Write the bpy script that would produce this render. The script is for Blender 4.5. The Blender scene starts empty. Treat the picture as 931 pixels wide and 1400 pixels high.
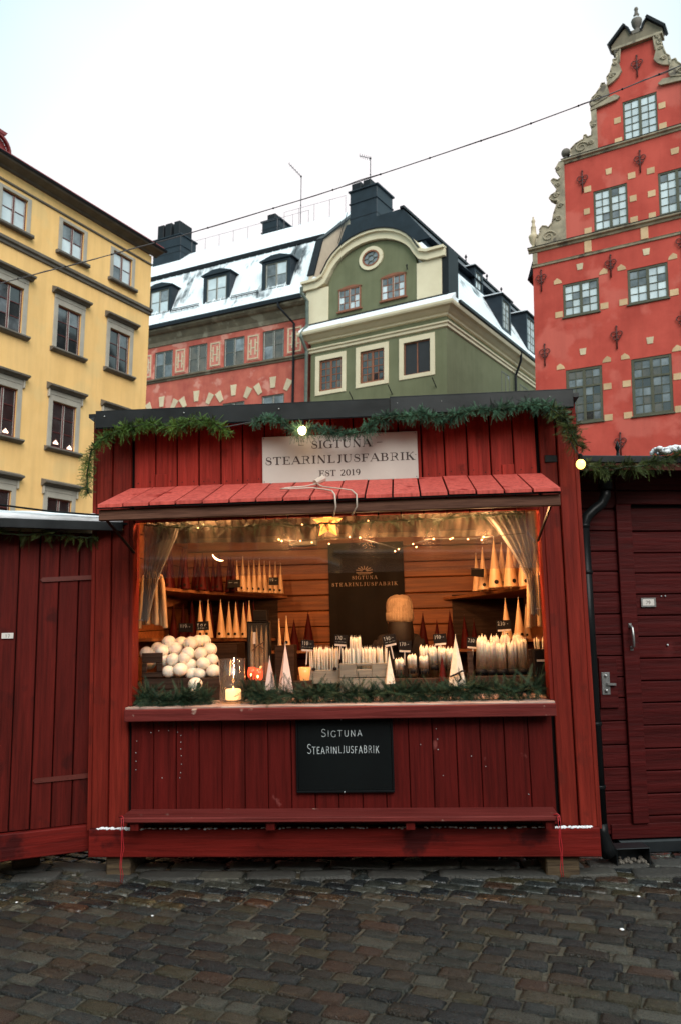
import bpy, math, random
from mathutils import Matrix, Vector
R = math.radians
C = bpy.context.scene.collection
sc = bpy.context.scene
random.seed(7)
rnd = random.uniform

# ------------------------------------------------------------------ camera
cam_d = bpy.data.cameras.new('camera')
cam = bpy.data.objects.new('camera', cam_d); C.objects.link(cam)
cam_d.sensor_fit = 'VERTICAL'; cam_d.sensor_height = 36; cam_d.lens = 28
cam_d.clip_end = 2000; cam_d.clip_start = 0.05
p_, r_ = R(7.33), R(.51)
ux = Vector((1, 0, 0)); uy = Vector((0, -math.sin(p_), math.cos(p_))); uf = Vector((0, math.cos(p_), math.sin(p_)))
cx = math.cos(r_) * ux + math.sin(r_) * uy
cy = -math.sin(r_) * ux + math.cos(r_) * uy
cam.matrix_world = Matrix(((cx.x, cy.x, -uf.x, 0), (cx.y, cy.y, -uf.y, 0), (cx.z, cy.z, -uf.z, 1.6), (0, 0, 0, 1)))
cam_d.dof.use_dof = True; cam_d.dof.focus_distance = 5.0; cam_d.dof.aperture_fstop = 4.0
sc.camera = cam

# ------------------------------------------------------------------ sky and sun (overcast winter day)
W = bpy.data.worlds.new("World"); sc.world = W; W.use_nodes = True
nt = W.node_tree; nt.nodes.clear()
SUN_EL, SUN_AZ = R(40), R(163)      # behind the camera, a little to its right
wo = nt.nodes.new('ShaderNodeOutputWorld'); add = nt.nodes.new('ShaderNodeAddShader')
b1 = nt.nodes.new('ShaderNodeBackground'); b2 = nt.nodes.new('ShaderNodeBackground')
sk = nt.nodes.new('ShaderNodeTexSky'); sk.sky_type = 'NISHITA'; sk.sun_disc = False
sk.sun_elevation = SUN_EL; sk.sun_rotation = SUN_AZ; sk.dust_density = 6; sk.air_density = 1
b1.inputs[1].default_value = 0.02
tc = nt.nodes.new('ShaderNodeTexCoord'); mp = nt.nodes.new('ShaderNodeMapping'); mp.inputs['Scale'].default_value = (1.3, 1.3, 2.0)
ns = nt.nodes.new('ShaderNodeTexNoise'); ns.inputs['Scale'].default_value = 1.3; ns.inputs['Detail'].default_value = 3
rp = nt.nodes.new('ShaderNodeValToRGB'); rp.color_ramp.elements[0].position = .25; rp.color_ramp.elements[1].position = .95
rp.color_ramp.elements[0].color = (1.07, 1.0, .98, 1); rp.color_ramp.elements[1].color = (.64, .94, .95, 1)
b2.inputs[1].default_value = 0.545
L_ = nt.links.new
# white sky ahead; a faint cyan vignette tint painted in away from it
dt = nt.nodes.new('ShaderNodeVectorMath'); dt.operation = 'DOT_PRODUCT'; dt.inputs[1].default_value = Vector((.03, .95, .31)).normalized()
mr = nt.nodes.new('ShaderNodeMapRange'); mr.inputs[1].default_value = .93; mr.inputs[2].default_value = .84; mr.inputs[3].default_value = 0; mr.inputs[4].default_value = .8
ad = nt.nodes.new('ShaderNodeMath'); ad.operation = 'MULTIPLY_ADD'; ad.inputs[1].default_value = .9; ad.inputs[2].default_value = -.32
sm = nt.nodes.new('ShaderNodeMath'); sm.operation = 'ADD'; sm.use_clamp = True
L_(tc.outputs['Generated'], dt.inputs[0]); L_(dt.outputs['Value'], mr.inputs[0]); L_(ns.outputs[0], ad.inputs[0]); L_(ad.outputs[0], sm.inputs[0]); L_(mr.outputs[0], sm.inputs[1])
L_(tc.outputs['Generated'], mp.inputs[0]); L_(mp.outputs[0], ns.inputs['Vector']); L_(sm.outputs[0], rp.inputs[0]); L_(rp.outputs[0], b2.inputs[0])
L_(sk.outputs[0], b1.inputs[0]); L_(b1.outputs[0], add.inputs[0]); L_(b2.outputs[0], add.inputs[1]); L_(add.outputs[0], wo.inputs[0])
sd = bpy.data.lights.new('sun', 'SUN'); sd.energy = 1.5; sd.angle = R(40); sd.color = (1, .97, .93)
sun = bpy.data.objects.new('sun', sd); C.objects.link(sun)
sdir = Vector((math.sin(SUN_AZ) * math.cos(SUN_EL), math.cos(SUN_AZ) * math.cos(SUN_EL), math.sin(SUN_EL)))
sun.rotation_euler = sdir.to_track_quat('Z', 'Y').to_euler()
sc.view_settings.view_transform = 'Standard'; sc.view_settings.look = 'None'
sc.view_settings.exposure = 0.85; sc.view_settings.gamma = 1
sc.view_settings.use_curve_mapping = False
sc.cycles.max_bounces = 6; sc.cycles.transparent_max_bounces = 12

# ------------------------------------------------------------------ materials
MATS = {}
def mat(name, c1, c2=None, rough=.6, scale=3., stretch=(1, 1, 1), bump=0., bscale=None, spec=.5, metal=0., lo=.35, hi=.65,
        rand=0., emit=None, es=0., wear=None, wear_t=.68, wscale=6., rlo=None, sss=0., trans=0., streak=None):
    m = bpy.data.materials.new(name); m.use_nodes = True; t = m.node_tree; n = t.nodes; b = n['Principled BSDF']; ln = t.links.new
    b.inputs['Roughness'].default_value = rough; b.inputs['Specular IOR Level'].default_value = spec; b.inputs['Metallic'].default_value = metal
    c2 = c2 or tuple(x * .75 for x in c1)
    tc = n.new('ShaderNodeTexCoord'); oi = n.new('ShaderNodeObjectInfo'); va = n.new('ShaderNodeVectorMath'); va.operation = 'ADD'
    mu = n.new('ShaderNodeMath'); mu.operation = 'MULTIPLY'; mu.inputs[1].default_value = 41.
    ln(oi.outputs['Random'], mu.inputs[0]); ln(tc.outputs['Object'], va.inputs[0]); ln(mu.outputs[0], va.inputs[1])
    mp = n.new('ShaderNodeMapping'); mp.inputs['Scale'].default_value = stretch; ln(va.outputs[0], mp.inputs[0])
    ns = n.new('ShaderNodeTexNoise'); ns.inputs['Scale'].default_value = scale; ns.inputs['Detail'].default_value = 6; ns.inputs['Roughness'].default_value = .62
    ln(mp.outputs[0], ns.inputs['Vector'])
    rp = n.new('ShaderNodeValToRGB'); rp.color_ramp.elements[0].position = lo; rp.color_ramp.elements[1].position = hi
    rp.color_ramp.elements[0].color = (*c2, 1); rp.color_ramp.elements[1].color = (*c1, 1); ln(ns.outputs[0], rp.inputs[0])
    col = rp.outputs[0]
    if wear:
        w = n.new('ShaderNodeTexNoise'); w.inputs['Scale'].default_value = wscale; w.inputs['Detail'].default_value = 8; ln(va.outputs[0], w.inputs['Vector'])
        wr = n.new('ShaderNodeValToRGB'); wr.color_ramp.elements[0].position = wear_t; wr.color_ramp.elements[1].position = wear_t + .06; ln(w.outputs[0], wr.inputs[0])
        mx = n.new('ShaderNodeMixRGB'); mx.inputs[2].default_value = (*wear, 1); ln(wr.outputs[0], mx.inputs[0]); ln(col, mx.inputs[1]); col = mx.outputs[0]
    if streak:      # fine grain lines in wood, rain streaks on plaster: (stretch, scale, darkest, start, end)
        sm = n.new('ShaderNodeMapping'); sm.inputs['Scale'].default_value = streak[0]; ln(va.outputs[0], sm.inputs[0])
        sn = n.new('ShaderNodeTexNoise'); sn.inputs['Scale'].default_value = streak[1]; sn.inputs['Detail'].default_value = 7; sn.inputs['Roughness'].default_value = .65; ln(sm.outputs[0], sn.inputs['Vector'])
        sr = n.new('ShaderNodeMapRange'); sr.inputs[1].default_value = streak[3]; sr.inputs[2].default_value = streak[4]; sr.inputs[3].default_value = streak[2]; sr.inputs[4].default_value = 1; ln(sn.outputs[0], sr.inputs[0])
        sx = n.new('ShaderNodeMixRGB'); sx.blend_type = 'MULTIPLY'; sx.inputs[0].default_value = 1; ln(col, sx.inputs[1]); ln(sr.outputs[0], sx.inputs[2]); col = sx.outputs[0]
    if rand:
        hs = n.new('ShaderNodeHueSaturation'); mr = n.new('ShaderNodeMapRange'); mr.inputs[3].default_value = 1 - rand; mr.inputs[4].default_value = 1 + rand
        ln(oi.outputs['Random'], mr.inputs[0]); ln(mr.outputs[0], hs.inputs['Value']); ln(col, hs.inputs['Color']); col = hs.outputs[0]
    ln(col, b.inputs['Base Color'])
    if rlo is not None:
        mr = n.new('ShaderNodeMapRange'); mr.inputs[1].default_value = .35; mr.inputs[2].default_value = .65; mr.inputs[3].default_value = rlo; mr.inputs[4].default_value = rough
        ln(ns.outputs[0], mr.inputs[0]); ln(mr.outputs[0], b.inputs['Roughness'])
    if bump:
        bn = n.new('ShaderNodeBump'); bn.inputs['Strength'].default_value = bump; bn.inputs['Distance'].default_value = .02
        if bscale:
            n2 = n.new('ShaderNodeTexNoise'); n2.inputs['Scale'].default_value = bscale; n2.inputs['Detail'].default_value = 5; ln(mp.outputs[0], n2.inputs['Vector']); ln(n2.outputs[0], bn.inputs['Height'])
        else: ln(ns.outputs[0], bn.inputs['Height'])
        ln(bn.outputs[0], b.inputs['Normal'])
    if emit: b.inputs['Emission Color'].default_value = (*emit, 1); b.inputs['Emission Strength'].default_value = es
    if sss: b.inputs['Subsurface Weight'].default_value = sss; b.inputs['Subsurface Scale'].default_value = .02; b.inputs['Subsurface Radius'].default_value = (1, .6, .35)
    if trans: b.inputs['Transmission Weight'].default_value = trans
    MATS[name] = m; return m

def sheet_mat(name, tint, gloss, diffuse, rough=.03):
    """thin clear sheet: mostly see-through, some mirror reflection, a little haze"""
    m = bpy.data.materials.new(name); m.use_nodes = True; t = m.node_tree; n = t.nodes; n.clear(); ln = t.links.new
    o = n.new('ShaderNodeOutputMaterial'); tr = n.new('ShaderNodeBsdfTransparent'); tr.inputs[0].default_value = (*tint, 1)
    gl = n.new('ShaderNodeBsdfGlossy'); gl.inputs['Roughness'].default_value = rough; df = n.new('ShaderNodeBsdfDiffuse'); df.inputs[0].default_value = (.6, .6, .6, 1)
    fr = n.new('ShaderNodeLayerWeight'); pw = n.new('ShaderNodeMath'); pw.operation = 'POWER'; pw.inputs[1].default_value = 4; mu = n.new('ShaderNodeMath'); mu.operation = 'MULTIPLY_ADD'; mu.inputs[1].default_value = gloss * .7; mu.inputs[2].default_value = gloss * .045
    ln(fr.outputs['Facing'], pw.inputs[0]); ln(pw.outputs[0], mu.inputs[0]); m1 = n.new('ShaderNodeMixShader'); m2 = n.new('ShaderNodeMixShader'); m1.inputs[0].default_value = diffuse
    ln(tr.outputs[0], m1.inputs[1]); ln(df.outputs[0], m1.inputs[2]); ln(mu.outputs[0], m2.inputs[0]); ln(m1.outputs[0], m2.inputs[1]); ln(gl.outputs[0], m2.inputs[2]); ln(m2.outputs[0], o.inputs[0])
    MATS[name] = m; return m

V = (9, 9, .7)      # grain running upright
HZ = (.7, 9, 9)     # grain running level
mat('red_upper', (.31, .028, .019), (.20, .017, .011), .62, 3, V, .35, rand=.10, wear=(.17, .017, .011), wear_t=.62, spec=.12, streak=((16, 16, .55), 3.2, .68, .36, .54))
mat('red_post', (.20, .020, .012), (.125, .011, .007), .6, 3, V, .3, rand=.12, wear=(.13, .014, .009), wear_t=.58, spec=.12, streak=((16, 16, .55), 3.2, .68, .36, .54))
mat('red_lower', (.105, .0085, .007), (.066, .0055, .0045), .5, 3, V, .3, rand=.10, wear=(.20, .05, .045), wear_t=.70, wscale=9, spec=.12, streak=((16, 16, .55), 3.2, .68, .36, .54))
mat('red_base', (.17, .013, .010), (.11, .009, .007), .5, 3, HZ, .3, rand=.08, wear=(.05, .006, .006), wear_t=.60, wscale=3.5, spec=.12, streak=((.55, 16, 16), 3.2, .68, .36, .54))
mat('red_bench', (.17, .030, .027), (.12, .018, .016), .5, 3, HZ, .3, wear=(.45, .32, .26), wear_t=.66, wscale=9, spec=.12, streak=((.55, 16, 16), 3.2, .68, .36, .54))
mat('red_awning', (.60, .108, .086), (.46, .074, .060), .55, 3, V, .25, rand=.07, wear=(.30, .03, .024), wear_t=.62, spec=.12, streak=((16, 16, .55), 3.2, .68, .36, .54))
mat('red_hut_left', (.105, .0095, .007), (.065, .006, .0045), .6, 3, V, .35, rand=.10, wear=(.05, .006, .005), wear_t=.62, wscale=4, spec=.12, streak=((16, 16, .55), 3.2, .68, .36, .54))
mat('red_hut_right', (.066, .0062, .0062), (.042, .004, .0042), .55, 3, HZ, .35, rand=.09, wear=(.085, .012, .012), wear_t=.70, wscale=4, spec=.12, streak=((.55, 16, 16), 3.2, .68, .36, .54))
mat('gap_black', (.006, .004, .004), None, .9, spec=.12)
mat('hinge_red', (.11, .018, .012), None, .45, 6)
mat('worn_wood', (.42, .34, .30), (.22, .12, .10), .6, 5, HZ, .4, wear=(.14, .02, .015), wear_t=.62)
mat('eave_wood', (.16, .075, .05), (.07, .03, .02), .7, 4, HZ, .4, spec=.12, streak=((.55, 16, 16), 3.2, .68, .36, .54))
mat('pine_inside', (.30, .098, .024), (.19, .054, .012), .55, 3.5, (.6, 6, 7), .15, rand=.20, wear=(.07, .018, .006), wear_t=.70, wscale=5, streak=((.5, 14, 14), 3, .6, .36, .54))
mat('pine_ceiling', (.25, .10, .04), None, .7, 3, HZ)
mat('shelf_wood', (.30, .12, .045), (.19, .065, .022), .5, 4, (.8, 5, 5), .1)
mat('crate_dark', (.055, .032, .022), (.03, .016, .011), .6, 5, HZ, .3, spec=.12, streak=((.55, 16, 16), 3.2, .68, .36, .54))
mat('crate_grey', (.25, .235, .19), (.15, .14, .115), .6, 4, HZ, .2)
mat('block_wood', (.12, .085, .05), (.05, .035, .025), .8, 5, HZ, .5, spec=.12, streak=((.55, 16, 16), 3.2, .68, .36, .54))
mat('roof_black', (.016, .019, .022), (.009, .011, .013), .4, 3, (1, 1, 1), .1, rlo=.28, spec=.35)
mat('pipe_black', (.008, .009, .010), None, .3, 3, bump=.03, spec=.12)
mat('steel', (.42, .42, .42), (.25, .25, .25), .35, 8, metal=.8)
mat('snow', (.80, .83, .87), (.70, .74, .80), .7, 4, bump=.5, bscale=14)
mat('sign_board', (.52, .485, .44), (.46, .42, .385), .5, 2.5, (1, 1, 1), .03)
mat('sign_ink', (.05, .025, .02), None, .5)
mat('board_black', (.005, .007, .0075), (.003, .004, .0045), .5, 2, spec=.12)
mat('board_frame', (.006, .007, .008), None, .45, spec=.12)
mat('chalk', (.55, .6, .62), (.30, .33, .35), .9, 60, lo=.4, hi=.6)
mat('banner_black', (.012, .008, .006), (.007, .005, .004), .55, 4, bump=.1, spec=.12)
mat('banner_ink', (.50, .36, .24), None, .7)
mat('wax_white', (.90, .83, .71), (.80, .71, .57), .42, 30, sss=.25, rand=.08, bump=.15)
mat('wax_cream', (.62, .40, .22), (.52, .32, .16), .42, 6, sss=.15, rand=.08)
mat('wax_pink', (.78, .60, .54), (.70, .52, .47), .4, 6, sss=.2, rand=.04)
mat('wax_red', (.075, .006, .005), (.04, .003, .003), .6, 6, rand=.2, spec=.12)
mat('wax_lit', (.9, .7, .45), None, .4, emit=(1., .50, .20), es=1.5)
mat('flame', (1, .6, .2), None, .4, emit=(1., .50, .14), es=6)
mat('bulb_lit', (1, .8, .5), None, .3, emit=(1., .72, .38), es=9)
mat('bulb_yellow', (1, .8, .2), None, .3, emit=(1., .62, .12), es=2.6)
mat('bulb_small', (1, .6, .3), None, .3, emit=(1., .45, .16), es=7)
mat('lamp_shade', (.8, .45, .2), (.6, .25, .08), .6, 12, emit=(1., .28, .045), es=1.6)
mat('arc_glow', (1, .8, .5), None, .3, emit=(1., .62, .30), es=9)
mat('red_glass', (.5, .02, .01), None, .1, emit=(1, .09, .03), es=.9)
mat('amber_glass', (.7, .3, .1), None, .15, emit=(1, .36, .10), es=.45)
mat('label_dark', (.012, .010, .010), None, .5, spec=.12)
mat('tag_white', (.62, .58, .55), None, .5)
mat('twig', (.10, .05, .03), None, .8)
mat('cloth_grey', (.10, .095, .085), (.07, .066, .06), .85, 10, spec=.12)
mat('beanie_wool', (.56, .40, .27), (.44, .31, .20), .9, 60, (1, 1, .3), .6)
mat('coat_dark', (.030, .024, .022), None, .8, 10, spec=.12)
mat('skin', (.52, .27, .18), None, .5, 6)
mat('hair_brown', (.014, .007, .004), (.008, .004, .003), .6, 30, (3, 3, .5))
mat('trousers', (.02, .022, .03), None, .8)
mat('cable_white', (.62, .50, .42), None, .5)
mat('cable_dark', (.05, .045, .045), None, .5)
mat('cord_red', (.42, .012, .02), None, .6)
mat('twig_green', (.03, .045, .018), None, .8)
def green(name, a, b): return mat(name, a, b, .6, 9, lo=.38, hi=.62, spec=.2)
green('needles_light', (.12, .21, .04), (.025, .06, .012)); green('needles_blue', (.080, .175, .105), (.014, .042, .026))
green('needles_olive', (.075, .10, .025), (.022, .035, .010)); green('needles_deep', (.028, .062, .034), (.007, .020, .011))
# buildings
mat('plaster_yellow', (.88, .56, .235), (.83, .515, .205), .85, 1.1, (1, 1, 1), .12, 9, wear=(.80, .53, .23), wear_t=.60, wscale=.5, spec=.12, streak=((1.6, 1.6, .16), 1.1, .89, .38, .56))
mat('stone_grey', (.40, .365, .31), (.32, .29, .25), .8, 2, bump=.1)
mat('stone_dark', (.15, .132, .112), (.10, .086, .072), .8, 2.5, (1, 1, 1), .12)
mat('frame_red', (.12, .018, .016), None, .5, 3)
mat('frame_white', (.50, .48, .45), None, .5, 3)
mat('frame_grey', (.12, .12, .10), None, .55, 3)
mat('frame_olive', (.085, .085, .055), None, .55, 3)
mat('frame_brown', (.25, .085, .04), None, .55, 3)
mat('metal_blue', (.017, .026, .037), (.011, .016, .023), .5, 1.6, rlo=.35, spec=.25)
mat('metal_black', (.016, .018, .022), None, .4, 2, spec=.12)
mat('roof_red', (.20, .018, .018), None, .45, 2)
mat('plaster_red', (.52, .145, .105), (.40, .095, .075), .85, 1.3, (1, 1, 1), .2, 7, wear=(.58, .25, .20), wear_t=.56, wscale=1.0, spec=.12, streak=((1.6, 1.6, .16), 1.1, .89, .38, .56))
mat('plaster_panel', (.56, .20, .155), (.46, .14, .11), .85, 2.2, wear=(.50, .27, .22), wear_t=.6)
mat('plaster_scarlet', (.53, .092, .070), (.42, .066, .051), .85, .9, (1, 1, 1), .2, 6, wear=(.54, .12, .095), wear_t=.55, wscale=.7, spec=.12, streak=((1.6, 1.6, .16), 1.1, .89, .38, .56))
mat('plaster_green', (.170, .178, .108), (.145, .153, .09), .85, .9, (1, 1, 1), .12, 8, spec=.12, streak=((1.6, 1.6, .16), 1.1, .89, .38, .56))
mat('plaster_cream', (.70, .62, .45), (.63, .55, .39), .8, 1.2, bump=.05)
mat('plaster_peach', (.62, .50, .38), (.54, .43, .33), .8, 1.4)
mat('sandstone', (.40, .34, .245), (.20, .17, .125), .85, 2.6, (1, 1, 1), .4, 9, wear=(.12, .10, .08), wear_t=.60, wscale=2.2)
mat('sandstone_block', (.60, .42, .25), (.50, .33, .19), .85, 3, bump=.2, rand=.12)
mat('sandstone_pale', (.62, .52, .36), (.52, .42, .29), .85, 3, bump=.2, rand=.10)
mat('soffit_grey', (.20, .165, .115), (.12, .10, .07), .85, 1.5, wear=(.27, .24, .18), wear_t=.58, wscale=1.3)
mat('iron_red', (.075, .016, .014), None, .6)
mat('copper_green', (.10, .13, .11), (.06, .08, .07), .5, 4)
mat('glass_sky_painted', (.62, .70, .74), (.46, .53, .58), .06, 1.2, spec=1.0, rand=.18)  # sky reflection painted into the pale base colour
mat('glass_mid', (.20, .225, .25), (.045, .05, .055), .05, 1.4, spec=1.0, rand=.3)
mat('glass_dark', (.035, .036, .038), (.010, .010, .011), .05, 1.6, spec=1.0, rand=.3)
mat('glass_warm', (.11, .085, .06), (.03, .025, .02), .06, 1.6, spec=1.0, rand=.3)
mat('screen_black', (.018, .019, .024), None, .6)
mat('candelabra', (.9, .7, .6), None, .5, emit=(1, .62, .45), es=1.6)
mat('wire', (.10, .09, .10), None, .5)
sheet_mat('clear_sheet', (.95, .94, .92), 1.6, .06, .03)
sheet_mat('clear_glass', (.90, .90, .88), 1.2, .03, .05)
def cloth(name, col, see=.25):
    m = bpy.data.materials.new(name); m.use_nodes = True; t = m.node_tree; n = t.nodes; n.clear(); ln = t.links.new
    o = n.new('ShaderNodeOutputMaterial'); d = n.new('ShaderNodeBsdfDiffuse'); d.inputs[0].default_value = (*col, 1); tl = n.new('ShaderNodeBsdfTranslucent'); tl.inputs[0].default_value = (*col, 1); tr = n.new('ShaderNodeBsdfTransparent')
    a = n.new('ShaderNodeMixShader'); a.inputs[0].default_value = .5; b = n.new('ShaderNodeMixShader'); b.inputs[0].default_value = see
    ln(d.outputs[0], a.inputs[1]); ln(tl.outputs[0], a.inputs[2]); ln(a.outputs[0], b.inputs[1]); ln(tr.outputs[0], b.inputs[2]); ln(b.outputs[0], o.inputs[0]); MATS[name] = m
cloth('cloth_sheer', (.30, .28, .255), .12); cloth('cloth_pelmet', (.085, .07, .055), .14)
def snowy(name, scale, t, dark=(.035, .045, .055)):
    m = mat(name, dark, tuple(x * .6 for x in dark), .45, 2)
    n = m.node_tree.nodes; ln = m.node_tree.links.new; b = n['Principled BSDF']; tc = n['Texture Coordinate']
    mp = n.new('ShaderNodeMapping'); mp.inputs['Scale'].default_value = (1, .5, .5); ln(tc.outputs['Object'], mp.inputs[0])
    ns = n.new('ShaderNodeTexNoise'); ns.inputs['Scale'].default_value = scale; ns.inputs['Detail'].default_value = 6; ns.inputs['Roughness'].default_value = .6; ln(mp.outputs[0], ns.inputs['Vector'])
    rp = n.new('ShaderNodeValToRGB'); rp.color_ramp.elements[0].position = t; rp.color_ramp.elements[1].position = t + .10; ln(ns.outputs[0], rp.inputs[0])
    old = b.inputs['Base Color'].links[0].from_socket; mx = n.new('ShaderNodeMixRGB'); mx.inputs[2].default_value = (.76, .81, .86, 1)
    ln(rp.outputs[0], mx.inputs[0]); ln(old, mx.inputs[1]); ln(mx.outputs[0], b.inputs['Base Color'])
    return m
snowy('metal_snowy', .8, .34); snowy('metal_patchy', .8, .37, (.11, .125, .14))

def sett_material(name, cols, rough, rlo):
    m = mat(name, (.98, .95, .90), (.42, .43, .41), rough, 22, bump=.7, bscale=34, rlo=rlo, lo=.3, hi=.7, wear=(1.7, 1.68, 1.5), wear_t=.63, wscale=9)
    n = m.node_tree.nodes; ln = m.node_tree.links.new; b = n['Principled BSDF']
    g = n.new('ShaderNodeNewGeometry'); oi = n.new('ShaderNodeObjectInfo'); a = n.new('ShaderNodeMath'); f = n.new('ShaderNodeMath'); f.operation = 'FRACT'
    ln(g.outputs['Random Per Island'], a.inputs[0]); ln(oi.outputs['Random'], a.inputs[1]); ln(a.outputs[0], f.inputs[0])
    rp = n.new('ShaderNodeValToRGB'); rp.color_ramp.interpolation = 'CONSTANT'; el = rp.color_ramp.elements
    while len(el) < len(cols): el.new(.5)
    for i, c in enumerate(cols): el[i].position = i / len(cols); el[i].color = (*c, 1)
    ln(f.outputs[0], rp.inputs[0]); old = b.inputs['Base Color'].links[0].from_socket
    mx = n.new('ShaderNodeMixRGB'); mx.blend_type = 'MULTIPLY'; mx.inputs[0].default_value = 1; ln(old, mx.inputs[1]); ln(rp.outputs[0], mx.inputs[2]); ln(mx.outputs[0], b.inputs['Base Color'])
    return m
sett_material('sett_stone', [(.026, .030, .033), (.044, .036, .028), (.058, .058, .050), (.014, .016, .018), (.066, .056, .040), (.024, .026, .024),
    (.034, .040, .042), (.050, .036, .026), (.018, .021, .024), (.052, .046, .028), (.030, .034, .031), (.060, .034, .024), (.026, .022, .018), (.082, .082, .070), (.036, .040, .037), (.020, .024, .028)], .46, .17)
sett_material('kerb_stone', [(.085, .082, .075), (.060, .058, .055), (.10, .094, .08), (.072, .072, .07)], .7, .5)
mat('grout', (.082, .076, .060), (.034, .031, .025), .8, 9, bump=.8, bscale=60, spec=.2)

# ------------------------------------------------------------------ mesh helpers
class MB:
    def __init__(s, off=(0, 0, 0)): s.v = []; s.f = []; s.off = off
    def add(s, vs, fs):
        k = len(s.v); s.v += [tuple(p) for p in vs]; s.f += [tuple(i + k for i in f) for f in fs]; return s
    def box(s, x0, x1, y0, y1, z0, z1):
        return s.add([(x0, y0, z0), (x1, y0, z0), (x1, y1, z0), (x0, y1, z0), (x0, y0, z1), (x1, y0, z1), (x1, y1, z1), (x0, y1, z1)],
              [(0, 3, 2, 1), (4, 5, 6, 7), (0, 1, 5, 4), (1, 2, 6, 5), (2, 3, 7, 6), (3, 0, 4, 7)])
    def cbox(s, x0, x1, y0, y1, z0, z1, c=.004):
        """box whose front (low y) edges are chamfered"""
        return s.add([(x0, y0 + c, z0), (x1, y0 + c, z0), (x1, y0 + c, z1), (x0, y0 + c, z1), (x0 + c, y0, z0 + c), (x1 - c, y0, z0 + c), (x1 - c, y0, z1 - c), (x0 + c, y0, z1 - c),
              (x0, y1, z0), (x1, y1, z0), (x1, y1, z1), (x0, y1, z1)],
              [(4, 5, 6, 7), (0, 1, 5, 4), (1, 2, 6, 5), (2, 3, 7, 6), (3, 0, 4, 7), (8, 9, 1, 0), (9, 10, 2, 1), (10, 11, 3, 2), (11, 8, 0, 3), (8, 11, 10, 9)])
    def obox(s, a, b, w, h, up=(0, 0, 1)):
        a, b = Vector(a), Vector(b); d = (b - a).normalized(); sd = d.cross(Vector(up)).normalized() * w / 2; u = sd.cross(d).normalized() * h / 2
        vs = [a - sd - u, a + sd - u, a + sd + u, a - sd + u, b - sd - u, b + sd - u, b + sd + u, b - sd + u]
        return s.add(vs, [(0, 1, 2, 3), (7, 6, 5, 4), (0, 4, 5, 1), (1, 5, 6, 2), (2, 6, 7, 3), (3, 7, 4, 0)])
    def prism(s, poly, a, b, axis='y'):
        n = len(poly); f = {'y': lambda p, t: (p[0], t, p[1]), 'x': lambda p, t: (t, p[0], p[1]), 'z': lambda p, t: (p[0], p[1], t)}[axis]
        vs = [f(p, a) for p in poly] + [f(p, b) for p in poly]
        return s.add(vs, [tuple(range(n)), tuple(range(2 * n - 1, n - 1, -1))] + [(i, n + i, n + (i + 1) % n, (i + 1) % n) for i in range(n)])
    def slabs(s, x0, x1, y0, y1, prof):
        """stack of rectangles grown by p at height z: a moulding that turns the corners"""
        vs = []; fs = []
        for p, z in prof: vs += [(x0 - p, y0 - p, z), (x1 + p, y0 - p, z), (x1 + p, y1 + p, z), (x0 - p, y1 + p, z)]
        for i in range(len(prof) - 1):
            for j in range(4): fs.append((4 * i + j, 4 * i + (j + 1) % 4, 4 * i + 4 + (j + 1) % 4, 4 * i + 4 + j))
        fs += [(3, 2, 1, 0), tuple(4 * (len(prof) - 1) + j for j in range(4))]
        return s.add(vs, fs)
    def tube(s, pts, r, n=6, r2=None, cap=True):
        pts = [Vector(p) for p in pts]; m = len(pts); vs = []; fs = []; ref = None
        for i, p in enumerate(pts):
            d = (pts[min(i + 1, m - 1)] - pts[max(i - 1, 0)]).normalized()
            if ref is None: ref = Vector((0, 0, 1)) if abs(d.z) < .9 else Vector((1, 0, 0))
            a = d.cross(ref).normalized(); b = a.cross(d).normalized(); ref = b
            rr = (r[i] if isinstance(r, (list, tuple)) else (r if r2 is None else r + (r2 - r) * i / (m - 1)))
            vs += [p + rr * (math.cos(t) * a + math.sin(t) * b) for t in (2 * math.pi * j / n for j in range(n))]
        for i in range(m - 1):
            for j in range(n): fs.append((i * n + j, i * n + (j + 1) % n, (i + 1) * n + (j + 1) % n, (i + 1) * n + j))
        if cap: fs += [tuple(range(n))[::-1], tuple((m - 1) * n + j for j in range(n))]
        return s.add(vs, fs)
    def lathe(s, prof, c=(0, 0, 0), n=12, sx=1, sy=1, axis='z'):
        vs = []; fs = []
        for r, h in prof:
            for j in range(n):
                t = 2 * math.pi * (j + .5) / n; a, b = r * math.cos(t) * sx, r * math.sin(t) * sy
                vs.append((c[0] + a, c[1] + b, c[2] + h) if axis == 'z' else (c[0] + a, c[1] + h, c[2] + b))
        for i in range(len(prof) - 1):
            for j in range(n): fs.append((i * n + j, i * n + (j + 1) % n, (i + 1) * n + (j + 1) % n, (i + 1) * n + j))
        fs += [tuple(range(n))[::-1], tuple((len(prof) - 1) * n + j for j in range(n))]
        return s.add(vs, fs)
    def ball(s, c, r, n=12, m=8, sz=1.): return s.lathe([(max(.0005, r * math.sin(math.pi * i / m)), -r * sz * math.cos(math.pi * i / m)) for i in range(m + 1)], c, n)
    def quad(s, *p): return s.add(p, [tuple(range(len(p)))])
    def strip(s, pts, w, y0, y1, closed=False):
        """flat ribbon following points in the x-z plane, with thickness y0..y1; w is a width or a list"""
        n = len(pts); L = []; Rr = []
        for i, (x, z) in enumerate(pts):
            a = pts[max(i - 1, 0)]; b = pts[min(i + 1, n - 1)]; dx, dz = b[0] - a[0], b[1] - a[1]; l = math.hypot(dx, dz) or 1
            ww = (w[i] if isinstance(w, list) else w) / 2; L.append((x - dz / l * ww, z + dx / l * ww)); Rr.append((x + dz / l * ww, z - dx / l * ww))
        vs = []
        for (a, b) in zip(L, Rr): vs += [(a[0], y0, a[1]), (b[0], y0, b[1]), (a[0], y1, a[1]), (b[0], y1, b[1])]
        fs = []
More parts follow.
